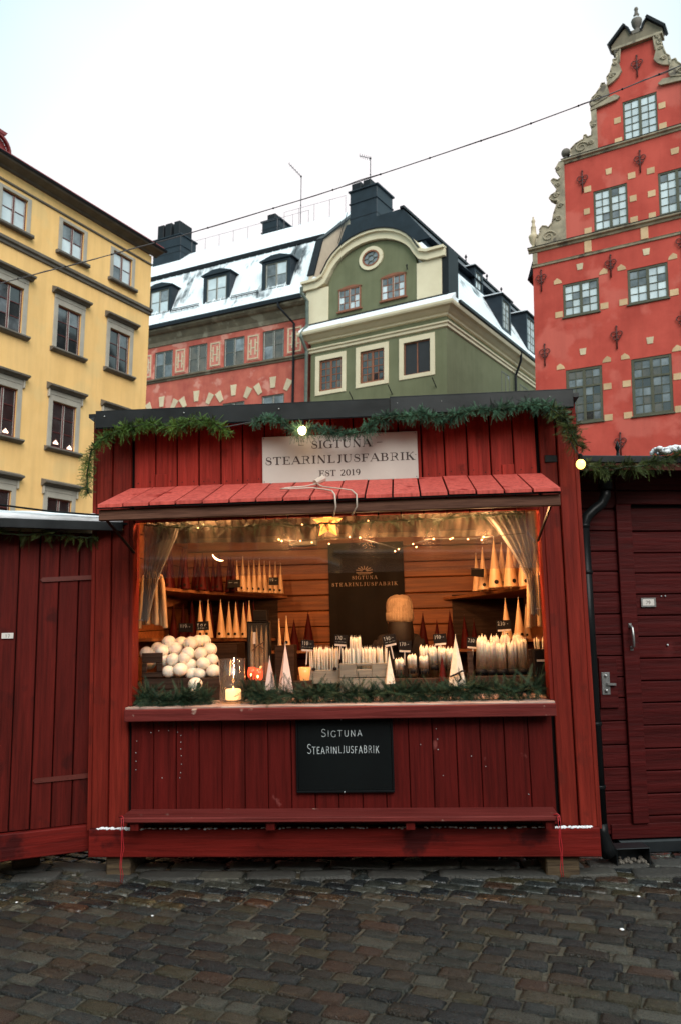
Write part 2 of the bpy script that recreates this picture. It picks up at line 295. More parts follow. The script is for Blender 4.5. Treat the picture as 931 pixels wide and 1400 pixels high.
        for i in range(n - 1):
            k = 4 * i; fs += [(k, k + 1, k + 5, k + 4), (k + 2, k + 6, k + 7, k + 3), (k, k + 4, k + 6, k + 2), (k + 1, k + 3, k + 7, k + 5)]
        fs += [(0, 2, 3, 1), (4 * n - 4, 4 * n - 3, 4 * n - 1, 4 * n - 2)]
        return s.add(vs, fs)
    def mesh(s, name, smooth=False):
        me = bpy.data.meshes.new(name); o = s.off
        me.from_pydata([(x + o[0], y + o[1], z + o[2]) for x, y, z in s.v], [], s.f)
        if smooth: me.polygons.foreach_set('use_smooth', [len(f) <= 4 for f in s.f])      # end caps stay flat
        return me

def link(name, me, m=None, parent=None, loc=None, rot=None, label=None, cat=None, group=None, kind=None):
    o = bpy.data.objects.new(name, me); C.objects.link(o)
    if m and not me.materials: me.materials.append(MATS[m])
    if parent: o.parent = parent
    if loc: o.location = loc
    if rot: o.rotation_euler = rot
    for k, val in (('label', label), ('category', cat), ('group', group), ('kind', kind)):
        if val: o[k] = val
    return o
def part(name, mb, m, parent, smooth=False, label=None, kind=None): return link(name, mb.mesh(name, smooth), m, parent, label=label, kind=kind)
def root(name, M, label, cat, group=None):
    o = bpy.data.objects.new(name, None); C.objects.link(o); o.empty_display_size = .2; o.matrix_world = M; o['label'] = label; o['category'] = cat
    if group: o['group'] = group
    return o
def dup(o, M=None, label=None, parent=None):
    c = o.copy(); C.objects.link(c)
    if parent is not None: c.parent = parent
    elif M is not None: c.matrix_world = M
    if label: c['label'] = label
    for ch in o.children: dup(ch, None, None, c)
    return c
def T(x, y, z): return Matrix.Translation((x, y, z))
def RZ(a): return Matrix.Rotation(a, 4, 'Z')
def frame(o, az, tilt=0.):
    a, t = R(az), R(tilt)
    e = Vector((math.cos(a) * math.cos(t), math.sin(a) * math.cos(t), math.sin(t))); n = Vector((-math.cos(a) * math.sin(t), -math.sin(a) * math.sin(t), math.cos(t))); d = n.cross(e)
    return Matrix(((e.x, d.x, n.x, o[0]), (e.y, d.y, n.y, o[1]), (e.z, d.z, n.z, o[2]), (0, 0, 0, 1)))

# ------------------------------------------------------------------ ground with setts
g = MB(); g.quad((-120, -60, .018), (120, -60, .018), (120, 160, .018), (-120, 160, .018))
GM = frame((-1.3, 0, 0), 0, 1.86)
ground = link('ground', g.mesh('ground'), 'grout', kind='structure'); ground.matrix_world = GM
def sett_mesh(k, flat=False):
    rr = random.Random(k); b = MB(); n = 10; rings = []
    for (sc_, z) in ((1.02, -.02), (1.0, .017), (.95, .0265), (.78, .030), (.35, .031)):
        for j in range(n):
            t = 2 * math.pi * (j + .5) / n; c, s_ = math.cos(t), math.sin(t); e = .22 if not flat else .3
            x = math.copysign(abs(c) ** e, c); y = math.copysign(abs(s_) ** e, s_)
            jx = rings[j] if len(rings) == n else None
            if jx is None: rings.append((rr.uniform(.90, 1.04), rr.uniform(.90, 1.04))); jx = rings[j]
            b.v.append((.5 * x * sc_ * jx[0], .5 * y * sc_ * jx[1], z + (rr.uniform(-.002, .002) if z > .01 else 0)))
    for i in range(4):
        for j in range(n): b.f.append((i * n + j, i * n + (j + 1) % n, (i + 1) * n + (j + 1) % n, (i + 1) * n + j))
    b.f.append(tuple(4 * n + j for j in range(n)))
    return b
smb = [sett_mesh(k) for k in range(10)]; smesh = [b.mesh('sett', True) for b in smb]
az = R(-23); ca, sa = math.cos(az), math.sin(az); spots = []
row = 0; t = -9.0
while t < 9.5:
    h = rnd(.088, .108); s_ = -9 + rnd(0, .2); y_ = t + h / 2; wob = rnd(0, 6)
    while s_ < 9.5:
        l = rnd(.12, .22); xc = s_ + l / 2; s_ += l
        yy = y_ + .012 * math.sin(xc * 1.1 + wob * .1)
        X = xc * ca - yy * sa; Y = xc * sa + yy * ca + 3.5
        if .8 < Y < 7.5 and abs(X) < 5.5: spots.append((X, Y, l, h, rnd(-.03, .03)))
    t += h
def seen(q):
    X, Y = q[0], q[1]; return 3.08 < Y < 5.02 and abs(X) < .435 * Y + .05
vis = sorted([q for q in spots if seen(q)], key=lambda q: (q[1])); sep = set(vis[:300])
for q in vis[:300]:
    o = link('sett', random.choice(smesh), 'sett_stone', ground); o.location = (q[0] + 1.3, q[1], rnd(-.004, .004))
    o.rotation_euler = (rnd(-.03, .03), rnd(-.03, .03), az + q[4]); o.scale = (q[2] * .965, q[3] * .945, 1)
far = MB()
for q in spots:
    if q in sep: continue
    b = random.choice(smb); k = len(far.v); c, s_ = math.cos(az + q[4]), math.sin(az + q[4]); dz = rnd(-.004, .004)
    for x, y, z_ in b.v:
        x *= q[2] * .965; y *= q[3] * .945; far.v.append((q[0] + 1.3 + x * c - y * s_, q[1] + x * s_ + y * c, z_ + dz))
    far.f += [tuple(i + k for i in f) for f in b.f]
link('setts_beyond', far.mesh('setts_beyond', True), 'sett_stone', ground, kind='stuff')
km = [sett_mesh(50 + k, True).mesh('kerb_stone', True) for k in range(5)]
x = -1.05; 
while x < 3.3:      # paler, larger stones in front of the stall
    for r0 in range(2):
        l = rnd(.28, .42); o = link('paving_stone', random.choice(km), 'kerb_stone', ground)
        o.location = (x + l / 2 + (.17 if r0 else 0), 4.93 - .055 * (x - 1.3) - .0 + r0 * .16, .012 + rnd(-.003, .004)); o.rotation_euler = (rnd(-.02, .02), rnd(-.02, .02), R(-5) + rnd(-.12, .12)); o.scale = (l * .98, .155, 1)
    x += l
for (x, y, s_) in ((-.95, 4.35, .008), (1.36, 4.02, .012), (1.60, 4.45, .010), (-1.75, 4.6, .008)):
    b = MB(); b.ball((0, 0, 0), s_, 7, 5, .4); o = link('snow_scrap', b.mesh('snow_scrap', True), 'snow', ground, kind='stuff'); o.location = (x + 1.3, y, .036)

# ------------------------------------------------------------------ lettering: flat strokes with a broad-nib contrast
def arc(cx_, cz, rx, rz, a0, a1, n=12): return [(cx_ + rx * math.cos(R(a0 + (a1 - a0) * i / n)), cz + rz * math.sin(R(a0 + (a1 - a0) * i / n))) for i in range(n + 1)]
# glyph: width, strokes [(points, mode, serif ends)] ; mode '' nib, 't' thin, 'T' thick ; serif: 'a' first end, 'b' last end, 'v' upright serif at last end
GL = {
 'S': (.56, [(arc(.30, .76, .20, .22, 25, 180, 8) + arc(.30, .74, .20, .20, 200, 250, 3) + arc(.28, .27, .23, .24, 70, 0, 5) + arc(.28, .25, .23, .23, -10, -155, 9), 's', 'vV')]),
 'I': (.30, [([(.15, 0), (.15, 1)], 'T', 'ab')]),
 'G': (.78, [(arc(.42, .5, .36, .49, 42, 318, 22), '', 'V'), ([(.68, .02), (.68, .42)], 'T', 'b')]),
 'T': (.70, [([(.35, 0), (.35, 1)], 'T', 'a'), ([(.04, .97), (.66, .97)], 't', 'vV')]),
 'U': (.76, [([(.14, 1), (.14, .32)] + arc(.39, .32, .25, .30, 180, 270, 7), 'T', 'a'), (arc(.39, .32, .25, .30, 270, 360, 7) + [(.64, 1)], 't', 'b')]),
 'N': (.80, [([(.13, 0), (.13, 1)], 't', 'a'), ([(.13, 1), (.66, 0)], 'T', ''), ([(.66, 0), (.66, 1)], 't', 'b')]),
 'A': (.76, [([(.06, 0), (.37, 1)], 't', 'a'), ([(.37, 1), (.69, 0)], 'T', 'b'), ([(.18, .34), (.58, .34)], 't', '')]),
 'E': (.66, [([(.16, 0), (.16, 1)], 'T', 'ab'), ([(.16, .97), (.58, .97)], 't', 'V'), ([(.16, .52), (.46, .52)], 't', 'm'), ([(.16, .03), (.60, .03)], 't', 'v')]),
 'F': (.62, [([(.16, 0), (.16, 1)], 'T', 'ab'), ([(.16, .97), (.58, .97)], 't', 'V'), ([(.16, .52), (.46, .52)], 't', 'm')]),
 'L': (.62, [([(.16, 0), (.16, 1)], 'T', 'ab'), ([(.16, .03), (.58, .03)], 't', 'v')]),
 'R': (.76, [([(.16, 0), (.16, 1)], 'T', 'ab'), ([(.16, .97), (.36, .97)] + arc(.38, .745, .20, .225, 90, -90, 10) + [(.16, .52)], '', ''), ([(.38, .52), (.52, .40), (.58, .08), (.72, .01)], 'T', '')]),
 'B': (.70, [([(.16, 0), (.16, 1)], 'T', 'ab'), ([(.16, .97), (.34, .97)] + arc(.36, .755, .18, .215, 90, -90, 10) + [(.16, .54)], '', ''), ([(.16, .54), (.36, .54)] + arc(.38, .285, .21, .255, 90, -90, 10) + [(.16, .03)], '', '')]),
 'K': (.76, [([(.16, 0), (.16, 1)], 'T', 'ab'), ([(.16, .40), (.62, 1)], 't', 'b'), ([(.32, .60), (.66, 0)], 'T', 'b')]),
 'J': (.46, [([(.30, 1), (.30, .22)] + arc(.14, .20, .16, .22, 0, -110, 6), 'T', 'a')]),
 '0': (.60, [(arc(.29, .5, .22, .48, 0, 360, 24), '', '')]),
 '1': (.44, [([(.22, 0), (.22, 1)], 'T', 'a'), ([(.22, .98), (.08, .86)], 't', '')]),
 '2': (.58, [(arc(.28, .73, .19, .25, 170, -30, 9) + [(.36, .46), (.08, .06)], '', ''), ([(.06, .05), (.50, .05), (.53, .2)], 'M', '')]),
 '9': (.60, [(arc(.29, .68, .20, .30, 0, 360, 20), '', ''), (arc(.20, .55, .30, .52, 12, -80, 8), '', '')]),
 '7': (.56, [([(.06, .96), (.52, .96), (.22, 0)], 'M', '')]),
 '3': (.56, [(arc(.26, .76, .18, .22, 150, -90, 9) + arc(.26, .28, .21, .26, 90, -150, 9), 'M', '')]),
 '5': (.56, [([(.48, .97), (.14, .97), (.12, .58)] + arc(.26, .32, .21, .28, 120, -150, 9), 'M', '')]),
 'f': (.34, [(arc(.26, .82, .12, .16, 60, 180, 5) + [(.14, 0)], 'M', ''), ([(.02, .58), (.28, .58)], 'M', '')]),
 'o': (.5, [(arc(.24, .28, .18, .26, 0, 360, 14), 'M', ''), ([(.14, .76), (.16, .78)], 'M', ''), ([(.32, .76), (.34, .78)], 'M', '')]),
 'r': (.36, [([(.10, 0), (.10, .56)], 'M', ''), (arc(.26, .36, .15, .2, 160, 60, 5), 'M', '')]),
 ':': (.22, [([(.1, .18), (.1, .24)], 'M', ''), ([(.1, .50), (.1, .56)], 'M', '')]),
 '-': (.46, [([(.06, .40), (.40, .40)], 'M', '')]),
 '~': (.7, [([(.06, .45), (.64, .45)], 'M', '')]),
 ' ': (.40, []),
}
def text(mb, s, cx_, z0, h, width, y0, y1, thick=.15, thin=.035, serif=True, track=.10, jit=0., small=None):
    """writes s centred at cx_ on the plane y=y0, upright letters h tall squeezed to the given width"""
    hs = [(small if (small and i > 0 and s[i - 1] != ' ') else 1.) for i in range(len(s))]
    tot = sum(GL[c][0] * k + track for c, k in zip(s, hs)) - track; sx = width / tot; x = cx_ - width / 2
    for c, k in zip(s, hs):
        dz = rnd(-jit, jit) * h; kz = h * k * (1 + rnd(-jit, jit)); kx = sx * k
        def P(p): return (x + p[0] * kx, z0 + dz + p[1] * kz)
        for pts, mode, ser in GL[c][1]:
            q = [P(p) for p in pts]; ws = []
            for i in range(len(q)):
                a = q[max(i - 1, 0)]; b = q[min(i + 1, len(q) - 1)]; v = abs(b[1] - a[1]) / (math.hypot(b[0] - a[0], b[1] - a[1]) or 1)
                w = thin + (thick - thin) * (v ** 1.5)
                if mode == 's': w = thin + (thick - thin) * (math.exp(-((i / (len(q) - 1) - .5) / .22) ** 2))
                if mode == 't': w = thin * 1.15
                if mode == 'T': w = thick
                if mode == 'M' or not serif: w = (thick + thin) / 2
                if mode == 'T' and c in 'UJR' and i > len(q) - 4: w = thick * (.35 + .2 * (len(q) - 1 - i))
                ws.append(w * h)
            mb.strip(q, ws, y0, y1)
            if serif and mode != 'M':
                hw = (thick * 1.15 if mode == 'T' else .13) * h
                for ch in ser:
                    e = pts[0] if ch in 'av' and not (ch == 'v' and c in 'EL') else pts[-1]
                    if ch == 'v' and c in 'TS': e = pts[0]
                    ex, ez = P(e)
                    if ch in 'ab': zc = ez + (thin * .6 * h if e[1] < .5 else -thin * .6 * h); mb.strip([(ex - hw, zc), (ex + hw, zc)], thin * 1.2 * h, y0 - .0004, y1)
                    if ch == 'm': mb.strip([(ex, ez - .11 * h), (ex, ez + .11 * h)], thin * 1.6 * h, y0 - .0004, y1)
                    if ch in 'vV':
                        up = e[1] < .5; ll = .22 * h
                        if c == 'S': mb.strip([(ex, ez), (ex, ez + (-ll * .9 if e[1] > .5 else ll * .9))], thin * 1.6 * h, y0 - .0004, y1)
                        elif c == 'G': mb.strip([(ex, ez + .1 * h), (ex, ez - ll * .8)], thin * 1.6 * h, y0 - .0004, y1)
                        else: mb.strip([(ex, ez + (-thin * h if up else thin * h) * .5), (ex, ez + (ll if up else -ll))], [thin * 2.6 * h, thin * 1.2 * h], y0 - .0004, y1)
        x += (GL[c][0] * k + track) * sx
    return mb

# ------------------------------------------------------------------ greenery
def sprays(name, path, rad, n, m, M, label, cat='garland', group=None, droop=.4, ln=.09, nl=.022, flat=.8, seed=1, stem='twig_green'):
    """evergreen garland: a twig along a path carrying many needle sprays; one object, its twig a part"""
    rr = random.Random(seed); b = MB(); P = [Vector(p) for p in path]; L = [0]
    for i in range(1, len(P)): L.append(L[-1] + (P[i] - P[i - 1]).length)
    def at(s):
        for i in range(1, len(P)):
            if s <= L[i]: return P[i - 1].lerp(P[i], (s - L[i - 1]) / (L[i] - L[i - 1])), (P[i] - P[i - 1]).normalized()
        return P[-1].copy(), (P[-1] - P[-2]).normalized()
    clump = [rr.uniform(.55, 1.25) for _ in range(400)]
    for k in range(n):
        s = rr.uniform(0, L[-1]); p, d = at(s); cl = clump[int(s / .05) % 400]
        ph = rr.uniform(0, 2 * math.pi); a = d.cross(Vector((0, 0, 1))); a = a.normalized() if a.length > .1 else Vector((0, 1, 0)); c = a.cross(d).normalized()
        out = (math.cos(ph) * a + math.sin(ph) * c); q = p + out * rad * .25 * rr.random() * cl
        dr = (out * 1.0 + d * rr.uniform(-1.1, 1.1) + Vector((0, 0, -droop * rr.random()))).normalized()
        l = ln * rr.uniform(.6, 1.15) * cl; side = dr.cross(Vector((rr.uniform(-1, 1), rr.uniform(-1, 1), rr.uniform(-.4, 1)))).normalized(); nor = side.cross(dr)
        m_ = max(6, int(l / .0045)); bend = Vector((0, 0, -.35 * droop * l))
        for j in range(m_):
            f = (j + .5) / m_; o = q + dr * l * f + bend * f * f; k2 = len(b.v)
            for sg in (-1, 1):
                nd = (side * sg * (1 - .25 * f) + dr * .75 + nor * rr.uniform(-.5, .5) * (1.3 - flat)).normalized() * nl * (1 - .45 * f) * rr.uniform(.8, 1.2)
                wv = dr.cross(nd).cross(nd).normalized() * .0022 if dr.cross(nd).length > 1e-6 else side * .002
                wv = dr * .0014
                kk = len(b.v); b.v += [tuple(o - wv), tuple(o + wv), tuple(o + nd)]; b.f.append((kk, kk + 1, kk + 2))
        e = q + dr * l + bend; kk = len(b.v); b.v += [tuple(e - side * .002), tuple(e + side * .002), tuple(e + dr * nl * .8)]; b.f.append((kk, kk + 1, kk + 2))
    o = link(name, b.mesh(name), m, label=label, cat=cat, group=group); o.matrix_world = M
    st = MB(); st.tube(path, .006, 5); part('twig', st, stem, o)
    return o

# ------------------------------------------------------------------ the candle stall
SM = frame((-1.4843, 5.05, .1401), -4.587, 1.859)
DEP = 2.0; UW = 3.0
stall = root('market_stall', SM, 'open red wooden market stall selling candles, its small red plank awning over a lit counter', 'market stall')
def sp(name, mb, m, **k): return part(name, mb, m, stall, **k)
# upper cladding, behind and above the awning
us = [.238 + i * .1424 for i in range(18)]
for i in range(18):
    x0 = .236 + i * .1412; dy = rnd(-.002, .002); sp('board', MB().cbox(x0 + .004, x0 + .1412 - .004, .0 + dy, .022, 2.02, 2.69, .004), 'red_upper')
for i, (a, b_, z0) in enumerate(((.38, .42, 2.24), (1.27, 1.34, 2.215), (2.56, 2.64, 2.22))):
    sp('patch_board', MB().cbox(a + .0, a + .075, -.012, 0, z0, z0 + .085, .003), 'red_upper')
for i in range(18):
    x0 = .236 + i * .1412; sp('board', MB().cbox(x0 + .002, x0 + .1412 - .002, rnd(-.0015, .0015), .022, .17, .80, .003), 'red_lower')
sp('gap_backing', MB().box(.10, 2.90, .024, .030, .16, .80).box(.10, 2.90, .024, .030, 2.02, 2.69), 'gap_black')
for (a, b_, y) in ((.0, .098, -.022), (.102, .218, -.006), (2.902, 3.0, -.022), (2.796, 2.898, -.006)):
    sp('corner_board', MB().cbox(a, b_, y, .03, .15, 2.69, .005), 'red_post')
sp('corner_board', MB().box(-.024, -.001, -.02, .10, .15, 2.69), 'red_post'); sp('corner_board', MB().box(3.001, 3.024, -.02, .10, .15, 2.69), 'red_post')
for s, x in ((0, 0), (1, 2.97)):   # side walls of boards
    for i in range(14):
        y0 = .11 + i * .135; sp('side_board', MB().box(x, x + .022, y0 + .003, y0 + .132, .15, 2.66), 'red_post')
for x in (.024, 2.962): sp('side_lining', MB().box(x, x + .006, .1, DEP + .02, .1, 2.66), 'gap_black')
sp('base_board', MB().cbox(.0, 3.004, -.062, -.024, .005, .165, .005), 'red_base')
sp('window_frame', MB().cbox(.220, .243, -.014, .10, .88, 2.04, .003), 'red_post'); sp('window_frame', MB().cbox(2.772, 2.794, -.014, .10, .88, 2.04, .003), 'red_post')
sp('counter', MB().cbox(.222, 2.79, -.075, .75, .858, .878, .004), 'worn_wood')
sp('sill_board', MB().cbox(.222, 2.792, -.095, -.077, .795, .868, .005), 'red_bench')
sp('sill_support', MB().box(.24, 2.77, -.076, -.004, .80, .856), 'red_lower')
sp('bench_shelf', MB().cbox(.245, 2.755, -.215, -.004, .238, .268, .006), 'red_bench')
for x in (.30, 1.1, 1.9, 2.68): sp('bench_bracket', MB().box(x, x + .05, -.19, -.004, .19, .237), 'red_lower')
b = MB(); x = .05
while x < 2.96:
    big = x < .34 or x > 2.74
    if big or random.random() < .45: b.ball((x, -.046 + rnd(-.012, .008), .1655), rnd(.006, .014) * (1.25 if big else .8), 6, 4, rnd(.4, .8))
    x += rnd(.004, .012)
sp('snow_line', b, 'snow', kind='stuff', smooth=True)
bb = MB()
for i in range(18):
    xm = .236 + (i + .5) * .1412
    for z in (.20, .775, 2.27, 2.60):
        for dx in (-.035, .035): bb.lathe([(.0035, -.0035), (.003, .001)], (xm + dx + rnd(-.006, .006), 0, z + rnd(-.012, .012)), 6, axis='y')
sp('nail_heads', bb, 'label_dark', kind='stuff')
# awning: 17 planks running down to the eave, carried by a beam
ang = math.atan2(2.235 - 2.055, .54)
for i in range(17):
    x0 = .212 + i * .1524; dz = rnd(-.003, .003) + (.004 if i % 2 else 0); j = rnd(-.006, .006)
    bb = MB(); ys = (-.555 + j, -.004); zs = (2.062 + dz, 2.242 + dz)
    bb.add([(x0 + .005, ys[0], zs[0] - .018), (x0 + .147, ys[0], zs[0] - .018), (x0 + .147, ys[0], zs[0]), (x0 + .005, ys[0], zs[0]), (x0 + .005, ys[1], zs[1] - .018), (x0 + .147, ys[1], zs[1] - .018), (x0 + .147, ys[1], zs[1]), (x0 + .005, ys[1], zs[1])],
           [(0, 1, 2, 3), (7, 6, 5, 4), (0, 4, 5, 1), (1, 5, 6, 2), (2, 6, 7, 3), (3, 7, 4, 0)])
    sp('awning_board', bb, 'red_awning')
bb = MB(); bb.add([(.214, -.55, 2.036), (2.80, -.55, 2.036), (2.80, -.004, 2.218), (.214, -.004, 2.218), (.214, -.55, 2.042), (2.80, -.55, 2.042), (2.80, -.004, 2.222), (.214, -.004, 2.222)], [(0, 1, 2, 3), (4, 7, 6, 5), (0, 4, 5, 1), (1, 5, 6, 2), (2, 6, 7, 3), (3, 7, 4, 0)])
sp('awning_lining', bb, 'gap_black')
sp('awning_beam', MB().cbox(.215, 2.80, -.53, -.49, 1.972, 2.034, .004), 'eave_wood')
for x in (.245, 2.755): sp('awning_stay', MB().tube([(x, -.5, 1.985), (x, -.01, 1.83)], .009, 6), 'pipe_black')
# roof and its black metal edge in two overlapping lengths
sp('roof_edge', MB().cbox(.03, 1.905, -.135, -.118, 2.612, 2.720, .003).box(.03, 1.905, -.134, .1, 2.720, 2.724), 'roof_black')
sp('roof_edge', MB().cbox(1.885, 2.99, -.142, -.125, 2.617, 2.727, .003).box(1.885, 2.99, -.141, .1, 2.727, 2.731), 'roof_black')
sp('roof_drip', MB().add([(.03, -.15, 2.602), (2.99, -.15, 2.608), (2.99, -.12, 2.618), (.03, -.12, 2.612)], [(0, 1, 2, 3)]), 'roof_black')
sp('roof', MB().add([(-.02, -.117, 2.685), (3.03, -.117, 2.685), (3.03, DEP + .1, 2.60), (-.02, DEP + .1, 2.60), (-.02, -.117, 2.71), (3.03, -.117, 2.71), (3.03, DEP + .1, 2.625), (-.02, DEP + .1, 2.625)], [(0, 1, 2, 3), (4, 7, 6, 5), (0, 4, 5, 1), (1, 5, 6, 2), (2, 6, 7, 3), (3, 7, 4, 0)]), 'roof_black')
bb = MB()
for x in (.09, .6, 1.2, 1.93, 2.2, 2.85): bb.ball((x, -.137, 2.685 + (.004 if x > 1.9 else 0)), .006, 7, 5)
sp('screw_heads', bb, 'steel', smooth=True, kind='stuff')
bb = MB()
for x, z in ((.55, .70), (.55, .66), (.55, .62), (.55, .58), (.55, .53), (.55, .48), (.53, .72), (.47, .73), (.41, .73), (.36, .72), (.27, .67), (.27, .60), (.27, .55), (.27, .50), (.43, .45), (.54, .45), (2.1, .72), (2.1, .66), (2.1, .60), (2.13, .45), (2.38, .50), (2.0, .63), (2.62, .34), (2.30, .56)): bb.ball((x + rnd(-.004, .004), -.003, z), .0030, 5, 4)
sp('staples', bb, 'chalk', kind='stuff')
# interior
for i in range(18):
    z0 = .1 + i * .135; sp('wall_plank', MB().cbox(.03, 2.97, DEP + rnd(-.001, .001), DEP + .022, z0 + .003, z0 + .132, .006), 'pine_inside')
for i in range(14):
    z0 = .1 + i * .175
    sp('lining_plank', MB().box(.031, .045, .12, DEP, z0 + .003, z0 + .172), 'pine_inside'); sp('lining_plank', MB().box(2.947, 2.961, .12, DEP, z0 + .003, z0 + .172), 'pine_inside')
sp('back_wall', MB().box(.0, 3.0, DEP + .023, DEP + .035, .05, 2.68), 'gap_black')
sp('stall_floor', MB().box(.03, 2.97, .03, DEP, .06, .10), 'pine_ceiling'); sp('stall_ceiling', MB().box(.03, 2.97, .03, DEP, 2.45, 2.47), 'pine_ceiling')
sp('counter_front', MB().box(.05, 2.95, .72, .74, .1, .857), 'pine_inside')
# curved corner shelves
def shelf(cu, sgn, z, w, d, name='shelf'):
    pts = [(cu, .55)]; 
    for i in range(13):
        f = i / 12; pts.append((cu + sgn * (w * (.18 + .82 * (f ** 1.6))), .55 + (DEP - .55 - .004) * f))
    pts.append((cu, DEP - .004))
    b_ = MB().prism(pts, z - .022, z, 'z'); b_.v = [(x, y, q + .055 * (1 - (y - .55) / 1.45)) for x, y, q in b_.v]
    sp(name, b_, 'shelf_wood')
    sp('shelf_bracket', MB().prism([(.9, z - .022), (1.5, z - .022), (1.5, z - .05), (1.02, z - .10)], cu + sgn * .05, cu + sgn * .075, 'x'), 'shelf_wood')
shelf(.046, 1, 1.588, .88, 0); shelf(2.946, -1, 1.540, .68, 0)
for a, c in ((.06, .84), (2.34, 2.94)): sp('dark_wall_board', MB().box(a, c, DEP - .012, DEP - .003, .88, 1.56), 'crate_dark')  # dark boards added to darken the wall under the shelves
shelf(.046, 1, 1.225, .78, 0, 'lower_shelf'); shelf(2.946, -1, 1.17, .5, 0, 'lower_shelf')
sp('back_shelf', MB().box(.80, 1.26, 1.72, DEP - .003, 1.105, 1.125), 'shelf_wood'); sp('back_shelf', MB().box(1.98, 2.55, 1.72, DEP - .003, 1.09, 1.11), 'shelf_wood')

# things fixed to or hanging on the stall
def onS(u, y, v, rz=0): return SM @ T(u, y, v) @ RZ(rz)
# support blocks
for (u, y, dx, lab) in ((.17, -.02, .075, 'square timber block wedged under the left corner of the candle stall'), (2.79, -.02, .095, 'rough timber block wedged under the right corner of the candle stall')):
    bb = MB().cbox(-dx, dx, 0, .3, -.165, -.002, .008); o = link('timber_block', bb.mesh('timber_block'), 'block_wood', label=lab, cat='block', group='blocks under the stalls'); o.matrix_world = onS(u, y, .006)
# sign
sg = link('shop_sign', MB().cbox(0, .975, -.012, -.002, 0, .300, .002).mesh('shop_sign'), 'sign_board', label='grey shop sign with dark serif lettering SIGTUNA STEARINLJUSFABRIK EST 2019 above the awning', cat='sign'); sg.matrix_world = onS(1.072, -.008, 2.237, 0)
tb = MB(); text(tb, 'SIGTUNA', .50, .213, .050, .375, -.0135, -.012, .21, .052, track=.12); part('lettering', tb, 'sign_ink', sg)
tb = MB(); text(tb, 'STEARINLJUSFABRIK', .487, .118, .050, .935, -.0135, -.012, .21, .052, track=.12); part('lettering', tb, 'sign_ink', sg)
tb = MB(); text(tb, 'EST 2019', .487, .034, .038, .258, -.0135, -.012, .20, .055, track=.08); part('lettering', tb, 'sign_ink', sg)
tb = MB().strip([(.232, .238), (.267, .238)], .003, -.0135, -.012).strip([(.722, .238), (.757, .238)], .003, -.0135, -.012); part('dashes', tb, 'sign_ink', sg)
bb = MB()
for x, z in ((.012, .29), (.963, .288), (.012, .012), (.963, .012), (.962, .15)): bb.ball((x, -.013, z), .003, 6, 4)
part('screw_heads', bb, 'label_dark', sg, kind='stuff')
# chalkboard
ch = link('chalkboard', MB().cbox(.012, .568, -.018, -.002, .012, .413, .001).mesh('chalkboard'), 'board_black', label='black chalkboard under the counter with SIGTUNA STEARINLJUSFABRIK hand-chalked on it', cat='chalkboard'); ch.matrix_world = onS(1.258, -.004, .362, 0)
part('board_frame', MB().cbox(0, .58, -.026, -.002, .415, .428, .003).cbox(0, .58, -.026, -.002, -.002, .011, .003).cbox(-.001, .011, -.025, -.003, .0111, .4149, .003).cbox(.569, .581, -.025, -.003, .0111, .4149, .003), 'board_frame', ch)
part('screw', MB().ball((.285, -.027, .004), .0045, 7, 5).ball((.275, -.027, .421), .003, 7, 5), 'chalk', ch)
tb = MB(); text(tb, 'SIGTUNA', .275, .322, .047, .245, -.0195, -.0185, .075, .065, False, .16, .05, small=.76); part('chalk_writing', tb, 'chalk', ch)
tb = MB(); text(tb, 'STEARINLJUSFABRIK', .282, .225, .056, .43, -.0195, -.0185, .065, .055, False, .10, .06, small=.74); part('chalk_writing', tb, 'chalk', ch)
# red cords at the bench ends
for (u, z1, lab) in ((.262, -.09, 'thin red string hanging from the left end of the bench board to the cobbles'), (2.742, -.05, 'thin red string hanging from the right end of the bench board')):
    pts = [(0, -.226, .27), (0, -.228, .23)] + [(rnd(-.006, .006), -.23 + rnd(-.004, .004), .2 - (.2 - z1) * i / 6) for i in range(7)]
    bb = MB().tube(pts, .0025, 5).tube([(p[0] + .010 + .004 * math.sin(i * 2), p[1], p[2]) for i, p in enumerate(pts)], .0022, 5); bb.tube([(-.02, -.21, .273), (.0, -.218, .279), (.012, -.224, .27), (-.004, -.225, .262)], .004, 5)
    if z1 < -.1: bb.tube([(0, -.23, z1), (-.02, -.235, z1 - .01), (-.05, -.25, z1 - .012)], .004, 5)
    o = link('red_string', bb.mesh('red_string', True), 'cord_red', label=lab, cat='string', group='strings on the bench board'); o.matrix_world = onS(u, 0, 0)
# clear weather sheet hanging in the upper opening
o = link('clear_sheet', MB().box(.245, 2.77, .058, .060, 1.675, 2.02).mesh('clear_sheet'), 'clear_sheet', label='clear plastic weather sheet rolled half way down over the stall opening', cat='plastic sheet'); o.matrix_world = SM
part('sheet_hem', MB().box(.245, 2.77, .056, .062, 1.668, 1.6745), 'clear_sheet', o)
